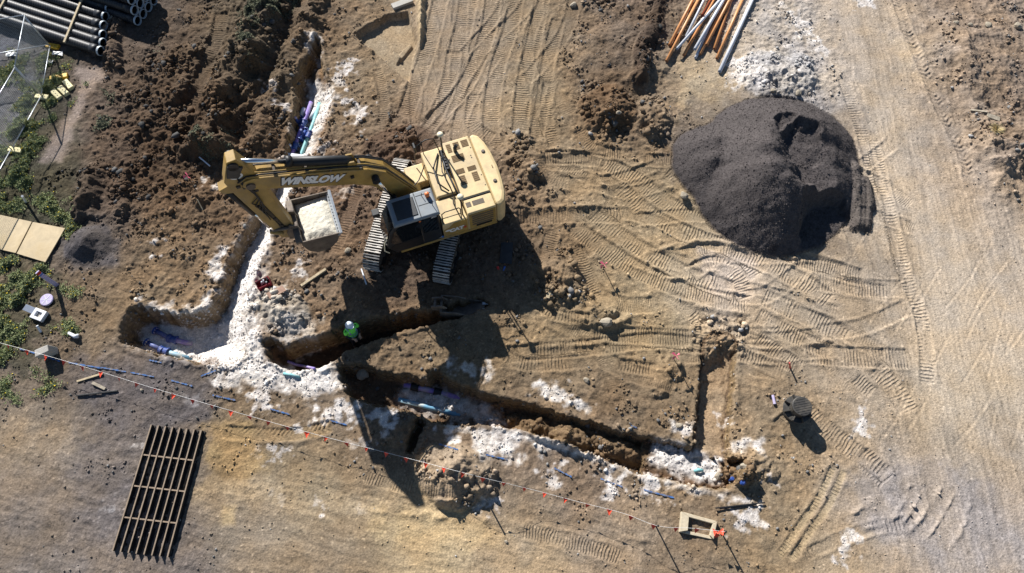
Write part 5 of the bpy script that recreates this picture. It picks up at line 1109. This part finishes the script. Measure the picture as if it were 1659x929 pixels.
    fc = MB().tube([(.222, 0, 1.66), (.245, 0, 1.62)], [.012, .018], 6)
    for s_ in (1, -1): fc.tube([(.12, s_ * .1, 1.66), (.115, s_ * .112, 1.63), (.13, s_ * .1, 1.6)], .016, 6)
    fc.build('nose_and_ears', SKIN, root, smooth=True)
    ey = MB()
    for s_ in (1, -1): ey.lathe([(.001, -.01), (.012, -.004), (.012, .004), (.001, .01)], (.218, s_ * .035, 1.665), 8)
    ey.build('eyes', BLACK, root); MB().tube([(.215, -.03, 1.585), (.225, 0, 1.583), (.215, .03, 1.585)], .007, 5).build('mouth', REDM, root)
    ph = MB().bbox(.4, .48, -.04, .04, 1.128, 1.142).build('phone', BLACK, None, .004); 
    ph.location = base; ph.rotation_euler = lean; tag(ph, 'small dark phone held by the worker in both hands', 'phone')
worker()

# ---- steel rail grid lying on the road
gr = empty('steel_grid', W(252, 795, 0), 0, 'rusty steel rail grid lying flat on the grey gravel', 'steel grid'); g0 = gr.location.copy()
zt = .18
def gp(t, s_): return (W(245 + 81 * t, 688 + 9 * t, zt).lerp(W(182 + 89 * t, 893 + 10 * t, zt), s_))
for k_ in range(8):
    a, b_ = gp(k_ / 7, 0), gp(k_ / 7, 1); d = b_ - a; L_ = d.length; an = math.atan2(d.y, d.x)
    r = MB().bbox(-L_ / 2, L_ / 2, -.02, .02, -.025, 0).bbox(-L_ / 2, L_ / 2, -.012, .012, -.16, -.025).bbox(-L_ / 2, L_ / 2, -.075, .075, -.18, -.16)  # wide black foot stands in for shade on the ground between rails
    o = r.build('rail', WEB_AND_SHADE, gr); o.data.materials.append(RAILM)
    for p_ in o.data.polygons: p_.material_index = 1 if p_.center.z > -.024 else 0
    c_ = (a + b_) / 2; o.location = (c_.x - g0.x, c_.y - g0.y, zt); o.rotation_euler = (0, 0, an)
for s_ in (.25, .5, .745):
    a, b_ = gp(0, s_), gp(1, s_); d = b_ - a; L_ = d.length; o = MB().bbox(-L_ / 2, L_ / 2, -.022, .022, -.06, -.025).build('cross_bar', RAILM, gr); c_ = (a + b_) / 2; o.location = (c_.x - g0.x, c_.y - g0.y, zt); o.rotation_euler = (0, 0, math.atan2(d.y, d.x))

# ---- bunting
def post(px, py, h, lean, lab):
    p = on(px, py, -.05); root = empty('star_picket', p, 0, lab, 'post', 'posts of the bunting'); top = Vector((lean[0], lean[1], h))
    for k_ in range(3):
        w = k_ * 2.094; f = Vector((math.cos(w), math.sin(w), 0)) * .026; s_ = Vector((-math.sin(w), math.cos(w), 0)) * .004
        MB().add([s_ + f * 0, -s_, f - s_, f + s_, top + s_, top - s_, top + f - s_, top + f + s_], [(0, 1, 2, 3), (7, 6, 5, 4), (0, 4, 5, 1), (1, 5, 6, 2), (2, 6, 7, 3), (3, 7, 4, 0)]).build('blade', BLACK, root)
    MB().lathe([(.03, -.02), (.034, .03), (.01, .05)], top, 8).build('safety_cap', YBLOCK if 0 else BLACK, root); return p + top
t1 = post(1062, 851, 1.05, (-.12, -.1, 0), 'black steel post holding the bunting, left of the concrete pit'); t2 = post(1172, 868, 1.05, (-.2, .05, 0), 'black steel post at the bunting end, right of the concrete pit'); t3 = post(770, 776, .8, (0, 0, 0), 'short steel post carrying the bunting over the spoil heap'); t0 = post(-60, 545, .9, (0, 0, 0), 'post outside')
bpy.data.objects.remove(bpy.data.objects[[o.name for o in C.objects if o.get('label') == 'post outside'][0]])
for o in [o for o in C.objects if o.name.startswith(('blade', 'safety_cap')) and o.parent is None]: bpy.data.objects.remove(o)
ctrl = [t0] + [W(a, b_, z) for a, b_, z in ((88, 580, .72), (245, 628, .6), (400, 673, .58), (515, 705, .6), (670, 745, .7))] + [t3] + [W(a, b_, z) for a, b_, z in ((860, 793, .7), (940, 814, .68), (1010, 832, .8))] + [t1, W(1120, 856, .85), t2]
path = [Vector(p) for p in smooth_path([np.array(c_) for c_ in ctrl], 8)]
bt = empty('bunting', path[0], 0, 'long white bunting line with red triangular flags across the site', 'bunting'); B0 = path[0]
MB().tube([p - B0 for p in path], .0045, 5).build('string', WHITE, bt)
fm = MB().add([(-.085, 0, 0), (.085, 0, 0), (.01, -.14, -.13), (0, -.04, -.07)], [(0, 1, 3), (1, 2, 3), (2, 0, 3)]).mesh('flag'); fm.materials.append(FLAG)
acc = 0.0; nxt = .3
for i in range(len(path) - 1):
    seg = (path[i + 1] - path[i]).length
    while nxt < acc + seg:
        p = path[i].lerp(path[i + 1], (nxt - acc) / seg); d = path[i + 1] - path[i]
        inst('flag', fm, bt, p - B0, (random.uniform(-.5, .25), random.uniform(-.3, .3), math.atan2(d.y, d.x) + random.uniform(-.35, .35)), (random.uniform(.85, 1.15),) * 3); nxt += .7 * random.uniform(.96, 1.04)
    acc += seg
for k_ in range(4): inst('flag', fm, bt, path[-1] - B0 + Vector((random.uniform(-.25, .02), random.uniform(-.06, .06), -.1 * k_)), (random.uniform(-.8, .8), .2, random.uniform(0, 6)), (1.1,) * 3)

# ---- marker stakes
def stake(bx, by, tx, ty, h, m, lab, cat='stake', tape=True, r=.016, grp='survey stakes'):
    p = on(bx, by, -.03); q = W(tx, ty, p.z + h); d = q - p; root = empty('survey_stake', p, 0, lab, cat, grp)
    MB().tube([Vector(), d], r, 4).build('stake', m, root)
    if tape:
        for k_ in range(4):
            w = k_ * 1.6 + .4; MB().add([d * .93, d * .93 + Vector((.02, .02, .03)), d * .93 + Vector((math.cos(w) * .15, math.sin(w) * .15, .06)), d * .9 + Vector((math.cos(w + .4) * .18, math.sin(w + .4) * .18, -.04))], [(0, 1, 2), (0, 2, 3)]).build('ribbon', PINK, root)
stake(977, 433, 978, 429, .72, TIMBER2, 'timber stake with pink ribbon below the tracked ramp'); stake(1092, 582, 1095, 577, .8, TIMBER2, 'timber stake with pink ribbon left of the short cross trench'); stake(305, 287, 303, 284, .45, TIMBER2, 'low stake with pink ribbon beside the excavator arm tip')
stake(1281, 597, 1279, 588, .5, REDM, 'short red peg on the tracked dirt above the shaft', 'peg', False, .03); stake(808, 437, 806, 432, .05, REDM, 'red spray can top beside the grey board', 'spray can', False, .045); stake(815, 439, 818, 432, .04, BLUEM, 'blue spray can beside the grey board', 'spray can', False, .035)
o = flat_quad('grey_board', [(812, 395), (831, 395), (829, 430), (809, 428)], .02, DKGREY, .02); tag(o, 'grey board lying in the shade of the excavator', 'board')
P = [on(a, b_, .06) for a, b_ in ((822, 392), (821, 405), (820, 418), (818, 430))]; o = MB().tube([p - P[0] for p in P], .012, 5).build('orange_cord', ORANGE); o.location = P[0]; tag(o, 'orange cord stretched over the grey board', 'cord')
# ---- concrete pit
cpx = [(1104, 829), (1162, 845), (1156, 874), (1101, 862)]
pt = [W(a, b_, .16) for a, b_ in cpx]; c_ = sum(pt, Vector()) / 4; pit = empty('concrete_pit', (c_.x, c_.y, 0), 0, 'square precast concrete pit with an open top beside the bunting end', 'concrete pit'); loc = [Vector((p.x - c_.x, p.y - c_.y, 0)) for p in pt]
inn = [p * .66 + Vector((.06, -.02, 0)) for p in loc]
for i in range(4):
    a, b_, c2, d2_ = loc[i], loc[(i + 1) % 4], inn[(i + 1) % 4], inn[i]
    if i == 2: z1 = .06
    else: z1 = .18
    MB().prism([(a.x, a.y), (b_.x, b_.y), (c2.x, c2.y), (d2_.x, d2_.y)], -.35, z1).build('wall', CONC, pit, .012)
MB().prism([(p.x * .98, p.y * .98) for p in inn], -.36, -.12).build('floor', CONC2, pit)
# ---- shaft with ribbed skirt
p = on(1284, 668); sh = empty('inspection_shaft', (p.x, p.y, p.z - .03), .2, 'black plastic inspection shaft with ribbed skirt and lid', 'shaft')
MB().lathe([(.36, 0), (.36, .42), (.48, .43), (.48, .48), (.3, .5), (.29, .82), (.3, .83)], (0, 0, 0), 28).build('body', MHOLE, sh, .006)
for k_ in range(8): w = k_ * .7854; MB().box((.39 * math.cos(w), .39 * math.sin(w), .55), (.2, .03, .14), w).build('rib', MHOLE, sh)
lid = MB().lathe([(.31, .83), (.33, .84), (.33, .9), (.31, .91), (.001, .912)], (0, 0, 0), 28).build('lid', MHOLE, sh)
for k_ in range(7): MB().box((0, -.24 + .08 * k_, .915), (math.sqrt(.29 ** 2 - (-.24 + .08 * k_) ** 2) * 2, .025, .012)).build('lid_ridge', MHOLE, lid)
p = on(1252, 648, .06); o = MB().tube([(0, .15, 0), (.02, -.12, .0)], .05, 10).tube([(.02, -.12, 0), (.022, -.17, 0)], .056, 10).build('plastic_tube', LILAC); o.location = p; tag(o, 'small lilac tube lying beside the black shaft', 'tube')
# ---- hand tools and boards by the lime
p = on(430, 463); tb = empty('tool_bag', p, .5, 'open red and black tool bag on the lime', 'tool bag')
bag = MB()
for (x0, x1, y0, y1) in ((-.26, .26, -.17, -.14), (-.26, .26, .14, .17), (-.26, -.23, -.14, .14), (.23, .26, -.14, .14)): bag.bbox(x0, x1, y0, y1, 0, .3)
bag.bbox(-.25, .25, -.16, .16, 0, .04).build('bag_body', mat('red_canvas', (.22, .02, .03), .8, 0, .25, 9.0), tb, .01)
MB().tube([(-.24, 0, .28), (-.22, 0, .5), (0, 0, .56), (.22, 0, .5), (.24, 0, .28)], .018, 6).build('handle', BLACK, tb)
for (x_, y_, m) in ((-.1, .05, WPVC), (.05, -.04, GALV), (.12, .06, BLACK), (-.02, .08, WPVC)): MB().tube([(x_, y_, .05), (x_ + .08, y_ - .03, .36)], .03, 6).build('tool', m, tb)
o = flat_quad('steel_plate', [(436, 482), (462, 469), (469, 477), (443, 491)], .03, RUST, .05); tag(o, 'rusty steel plate lying beside the red tool bag', 'plate')
def stick_between(name, a, b_, w, t, m, lab, cat, dz=.05):
    p, q = on(*a, dz), on(*b_, dz); d = q - p; o = MB().box((0, 0, 0), (d.length, w, t)).build(name, m, None, .006); o.location = (p + q) / 2; o.rotation_euler = (0, -math.atan2(d.z, math.hypot(d.x, d.y)), math.atan2(d.y, d.x)); return tag(o, lab, cat)
stick_between('timber_post', (489, 465), (529, 438), .1, .1, TIMBER, 'pale timber post lying between the tool bag and the excavator track', 'timber', .08)
stick_between('timber_offcut', (126, 619), (168, 606), .07, .05, TIMBER, 'pale timber offcut by the bunting, the upper of three', 'timber'); stick_between('timber_offcut', (151, 621), (172, 631), .1, .06, TIMBER2, 'stubby timber offcut between two longer pieces', 'timber'); stick_between('timber_offcut', (125, 642), (192, 634), .05, .05, BLACK, 'thin black bar lying below the timber offcuts', 'bar')
stick_between('crowbar', (1158, 824), (1238, 815), .04, .04, BLACK, 'upper black steel bar lying above the concrete pit', 'bar', .08); stick_between('crowbar', (1165, 825), (1225, 818), .035, .035, STEEL, 'lower steel bar with yellow tip above the concrete pit', 'bar', .05)
stick_between('broken_board', (1567, 184), (1598, 183), .08, .04, TIMBER2, 'thin grey board on the rough ground near the right edge', 'board'); stick_between('broken_board', (1598, 188), (1618, 195), .22, .05, TIMBER2, 'short wide grey board near the right edge', 'board'); stick_between('broken_board', (893, 464), (887, 484), .14, .06, TIMBER, 'short pale board on the spoil right of the excavator shadow', 'board')
stick_between('branch', (326, 259), (342, 272), .05, .05, WPVC, 'bleached branch lying left of the excavator arm', 'branch', .12); stick_between('branch', (322, 326), (330, 342), .04, .04, TIMBER, 'curved pale root beside the pink ribbon', 'branch', .08); stick_between('branch', (586, 437), (594, 462), .05, .05, WPVC, 'white rag strip lying in front of the excavator track', 'rag', .06)
stick_between('concrete_lump', (636, 14), (668, 2), .3, .2, CONC2, 'grey concrete piece at the upper edge of the dug flat', 'concrete', .05)
# ---- valve boxes and markers in the weeds
b0 = on(93, 463, -.05); q = W(60, 441, b0.z + 1.05); mk = empty('marker_post', b0, 0, 'leaning lilac marker post with red and blue top in the weeds', 'marker post'); d = q - b0; rot = d.to_track_quat('Z', 'Y').to_matrix()
MB().box(d * .5, (.15, .06, d.length), M=rot).build('post', LILAC, mk, .01); MB().box(d * .93, (.155, .066, d.length * .1), M=rot).build('red_band', REDM, mk); MB().box(d * .83, (.156, .067, d.length * .05), M=rot).build('blue_band', BLUEM, mk)
p = on(77, 487, .03); lidp = MB().lathe([(.24, 0), (.24, .04), (.22, .055), (.001, .056)], (0, 0, 0), 24).build('valve_cover', LILAC, None, smooth=False); lidp.location = p; tag(lidp, 'round lilac valve lid on bare soil in the weeds', 'valve lid')
for k_ in range(3): w = k_ * 1.047; MB().box((0, 0, .058), (.4, .02, .008), w).build('lid_bar', WPVC, lidp)
p = on(66, 512); bx = empty('meter_box', p, -.35, 'white square meter box with its grey lid flipped open', 'meter box')
for (x0, x1, y0, y1) in ((-.24, .24, -.2, -.1), (-.24, .24, .1, .2), (-.24, -.12, -.1, .1), (.12, .24, -.1, .1)): MB().bbox(x0, x1, y0, y1, 0, .16).build('box_wall', WPVC, bx, .008)
MB().bbox(-.12, .12, -.1, .1, 0, .07).build('box_floor', CONC2, bx); lo_ = MB().box((-.4, .06, .2), (.34, .24, .03), M=Matrix.Rotation(.35, 3, 'Y')).build('lid', mat('grey_lid', (.3, .34, .42), .5, 0, .1, 6.0), bx, .006)
p = on(82, 572, -.05); cbk = MB().prism([(-.26, -.12), (.24, -.14), (.28, .1), (-.2, .14)], 0, .55).build('concrete_block', CONC2, None, .02); cbk.location = p; cbk.rotation_euler = (.12, -.1, .5); tag(cbk, 'upright grey concrete block behind the bunting, casting a dark shadow', 'concrete block')
P = [on(114, 541, .1), on(124, 547, .1), on(129, 546, .1)]; o = MB().tube([p_ - P[0] for p_ in P], [.05, .07, .085], 12).build('pvc_elbow', WPVC, None, smooth=True); o.location = P[0]; tag(o, 'white plastic pipe elbow lying left of the pit', 'pipe')
for k_, (a, b_, z_) in enumerate(((36, 318, .7), (60, 528, .2))): 
    p = on(a + 6, b_ + 10, -.02); q_ = W(a, b_, p.z + z_); o = MB().tube([Vector(), q_ - p], .045, 8).build('white_post', WPVC); o.location = p; tag(o, ['white plastic post standing in the weeds above the plywood', 'small white peg near the meter box'][k_], 'post')
# ---- bigger stones
def stone(px, py, r, lab, s=(1, .8, .65)):
    import bmesh
    bm = bmesh.new(); bmesh.ops.create_icosphere(bm, subdivisions=2, radius=r); sd_ = random.random() * 50
    for v_ in bm.verts:
        k_ = 1 + .22 * math.sin(v_.co.x / r * 2.3 + sd_) * math.cos(v_.co.y / r * 2.7 + sd_) + random.uniform(-.09, .09); v_.co = Vector((v_.co.x * s[0] * k_, v_.co.y * s[1] * k_, v_.co.z * s[2] * k_))
    me = bpy.data.meshes.new('stone'); bm.to_mesh(me); bm.free(); me.materials.append(ROCKM)
    o = bpy.data.objects.new('stone', me); C.objects.link(o); p = on(px, py, r * s[2] * .45); o.location = p; o.rotation_euler = (0, 0, random.uniform(0, 6)); tag(o, lab, 'stone', 'larger stones')
for a in ((588, 606, .3, 'large grey stone in the long trench below the worker'), (982, 523, .24, 'brown stone in the rutted dirt left of the cross trench'), (564, 407, .13, 'stone left of the excavator track'), (929, 10, .18, 'pale stone at the upper edge beside the tracked ground'), (1163, 772, .14, 'stone beside the white lime at the trench end'),
          (1203, 758, .2, 'stone among rubble at the long trench end'), (1253, 148, .13, 'white stone above the dark gravel pile'), (1293, 152, .14, 'stone on the pale rubble above the gravel pile'), (1108, 318, .17, 'stone by the left foot of the gravel pile'), (1002, 185, .12, 'tan stone on the brown spoil mound'), (820, 878, .06, 'small stone on the sandy road'), (230, 633, .07, 'round stone on the grey gravel below the bunting'),
          (1600, 42, .16, 'pale stone in the rough ground at the upper right'), (1572, 42, .12, 'pale stone in a row of four on the rough ground'), (1548, 38, .13, 'pale stone beside the haul road on rough ground'), (1648, 44, .2, 'large tan stone cut near the right photo edge'), (950, 617, .13, 'dark stone above the long trench'), (1100, 690, .12, 'stone at the lime-dusted lip of the long trench')): stone(*a)
# ---- blue marker tape strips draped on the ground
for i, (a, b_) in enumerate((((33, 566), (62, 574)), ((62, 574), (98, 586)), ((112, 588), (165, 597)), ((165, 596), (205, 603)), ((212, 604), (250, 611)), ((242, 584), (262, 588)), ((326, 610), (350, 601)), ((278, 617), (312, 626)), ((345, 641), (382, 649)), ((438, 663), (470, 672)), ((536, 682), (562, 689)), ((711, 720), (742, 729)), ((787, 737), (822, 745)), ((898, 759), (926, 773)), ((973, 776), (1008, 789)), ((1043, 794), (1092, 807)), ((1022, 690), (1032, 694)))):
    P = [on(a[0] + (b_[0] - a[0]) * t, a[1] + (b_[1] - a[1]) * t, .03) for t in np.linspace(0, 1, 14)]; vs = []; 
    for k_, p in enumerate(P):
        wv = Vector((.01 * math.sin(k_ * 1.7), .022 + .012 * math.sin(k_ * 2.1 + i), 0)); vs += [p - P[0] - wv, p - P[0] + wv]
    o = MB().add(vs, [(2 * k_, 2 * k_ + 1, 2 * k_ + 3, 2 * k_ + 2) for k_ in range(len(P) - 1)]).build('marker_tape', BLUETAPE); o.location = P[0]; s_ = o.modifiers.new('s', 'SOLIDIFY'); s_.thickness = .004
    tag(o, ['faded blue tape strip beside the bunting line, near the concrete block', 'blue tape strip under the bunting near the weeds', 'blue tape strip above the timber offcuts', 'blue tape strip between offcuts and pit', 'blue tape strip just below the left pit', 'short blue tape on the lime lip of the left pit', 'short tilted blue tape right of the left pit', 'blue tape on grey gravel below the pit', 'blue tape above the yellow clay patch', 'blue tape under the lime spots below the pit', 'short blue tape left of the long trench', 'blue tape between the spoil heap and the lime', 'blue tape right of the spoil heap top', 'blue tape left of the round lime spot', 'blue tape crossing the square lime spot', 'long blue tape leading to the concrete pit', 'tiny blue tape at the long trench wall'][i], 'tape', 'blue marker tapes')

# ---- weeds: countless leaves
def weeds(name, polys, n, rgb, rgb2, size, lab, hgt=.25, flowers=0.0):
    prob = np.zeros_like(X)
    for (poly, k_) in polys:
        sl, d = sdf(poly, 0, 1.0, .8, 1.0, int(poly[0][0]) % 37); prob[sl] = np.maximum(prob[sl], sstep(-.1, .5, d) * k_)
    prob *= np.clip(.25 + 1.9 * fbm(X, Y, .9, 4, 141), 0, 1.5) ** 1.5
    k, pts = pick(n, prob)
    a = rng.uniform(0, 6.283, n); el = rng.uniform(.1, 1.2, n); s_ = size * rng.uniform(.5, 1.5, n); h0 = rng.uniform(0, hgt, n) * np.clip(prob.ravel()[k], .3, 1.3)
    d = np.stack([np.cos(a) * np.cos(el), np.sin(a) * np.cos(el), np.sin(el)], 1); t = np.stack([-np.sin(a), np.cos(a), np.zeros(n)], 1)
    b0 = pts + np.stack([np.zeros(n), np.zeros(n), h0], 1); w = s_[:, None] * .3
    v = np.stack([b0, b0 + d * s_[:, None] * .5 + t * w, b0 + d * s_[:, None], b0 + d * s_[:, None] * .5 - t * w], 1).reshape(-1, 3).astype(np.float32)
    me = bpy.data.meshes.new(name); me.vertices.add(4 * n); me.vertices.foreach_set('co', v.ravel()); f = np.arange(4 * n, dtype=np.int32)
    me.loops.add(4 * n); me.loops.foreach_set('vertex_index', f); me.polygons.add(n); me.polygons.foreach_set('loop_start', np.arange(0, 4 * n, 4, dtype=np.int32)); me.update(calc_edges=True)
    u = rng.random((n, 1)); col = np.array(rgb) * (1 - u) + np.array(rgb2) * u; fl = rng.random(n) < flowers; col[fl] = np.array([.6, .45, .03])
    at = me.color_attributes.new('soil', 'FLOAT_COLOR', 'POINT'); rgba = np.ones((n, 4, 4), np.float32); rgba[..., :3] = col[:, None, :]; at.data.foreach_set('color', rgba.ravel())
    me.materials.append(cm); o = bpy.data.objects.new(name, me); C.objects.link(o); tag(o, lab, 'weeds', kind='stuff')
weeds('weeds', [([(70, 100), (112, 110), (140, 135), (105, 180), (75, 215), (52, 300), (110, 330), (125, 380), (108, 372), (-30, 345), (-30, 250), (50, 150)], 1.0), ([(-30, 85), (90, 80), (100, 120), (60, 150), (-30, 140)], .7), ([(45, 150), (75, 160), (60, 230), (30, 260), (10, 250)], .8), ([(-30, 410), (30, 415), (78, 428), (100, 445), (108, 490), (60, 470), (40, 520), (35, 590), (-30, 610)], 1.1), ([(88, 470), (125, 480), (118, 540), (95, 525)], .7), ([(60, 590), (110, 625), (80, 640), (40, 620)], .3), ([(-30, 590), (45, 600), (25, 650), (-30, 670)], .5), ([(110, 330), (135, 375), (115, 400), (104, 380)], .8)], 115000, (.09, .13, .05), (.3, .32, .17), .05, 'green weeds with small yellow flowers along the fence side', .22, .035)
weeds('dry_weeds', [([(395, 20), (470, -10), (475, 40), (430, 70), (415, 110), (390, 100)], 1.0), ([(330, 225), (380, 220), (378, 260), (335, 262)], .9), ([(160, 165), (180, 150), (190, 195), (165, 215)], .9), ([(240, 80), (265, 70), (262, 110)], .3), ([(450, -10), (490, -10), (470, 20)], .6)], 14000, (.09, .1, .07), (.2, .2, .13), .06, 'grey green dry weeds on the spoil berm', .15)
p = on(1612, 212); tf = MB()
for k_ in range(140):
    a = random.uniform(0, 6.28); l_ = random.uniform(.2, .42); e = random.uniform(.3, 1.3); d = Vector((math.cos(a) * math.cos(e), math.sin(a) * math.cos(e), math.sin(e))) * l_; t = Vector((-math.sin(a), math.cos(a), 0)) * .008; b0 = Vector((math.cos(a), math.sin(a), 0)) * .05
    tf.add([b0 - t, b0 + t, b0 + d * .6 + t * .7 + Vector((0, 0, .02)), b0 + d - Vector((0, 0, .05)), b0 + d * .6 - t * .7 + Vector((0, 0, .02))], [(0, 1, 2, 3, 4)])
o = tf.build('grass_tuft', mat('straw', (.5, .4, .2), .9, 0, .2, 20.0)); o.location = p; tag(o, 'dry straw-coloured grass tuft near the right edge', 'grass tuft')
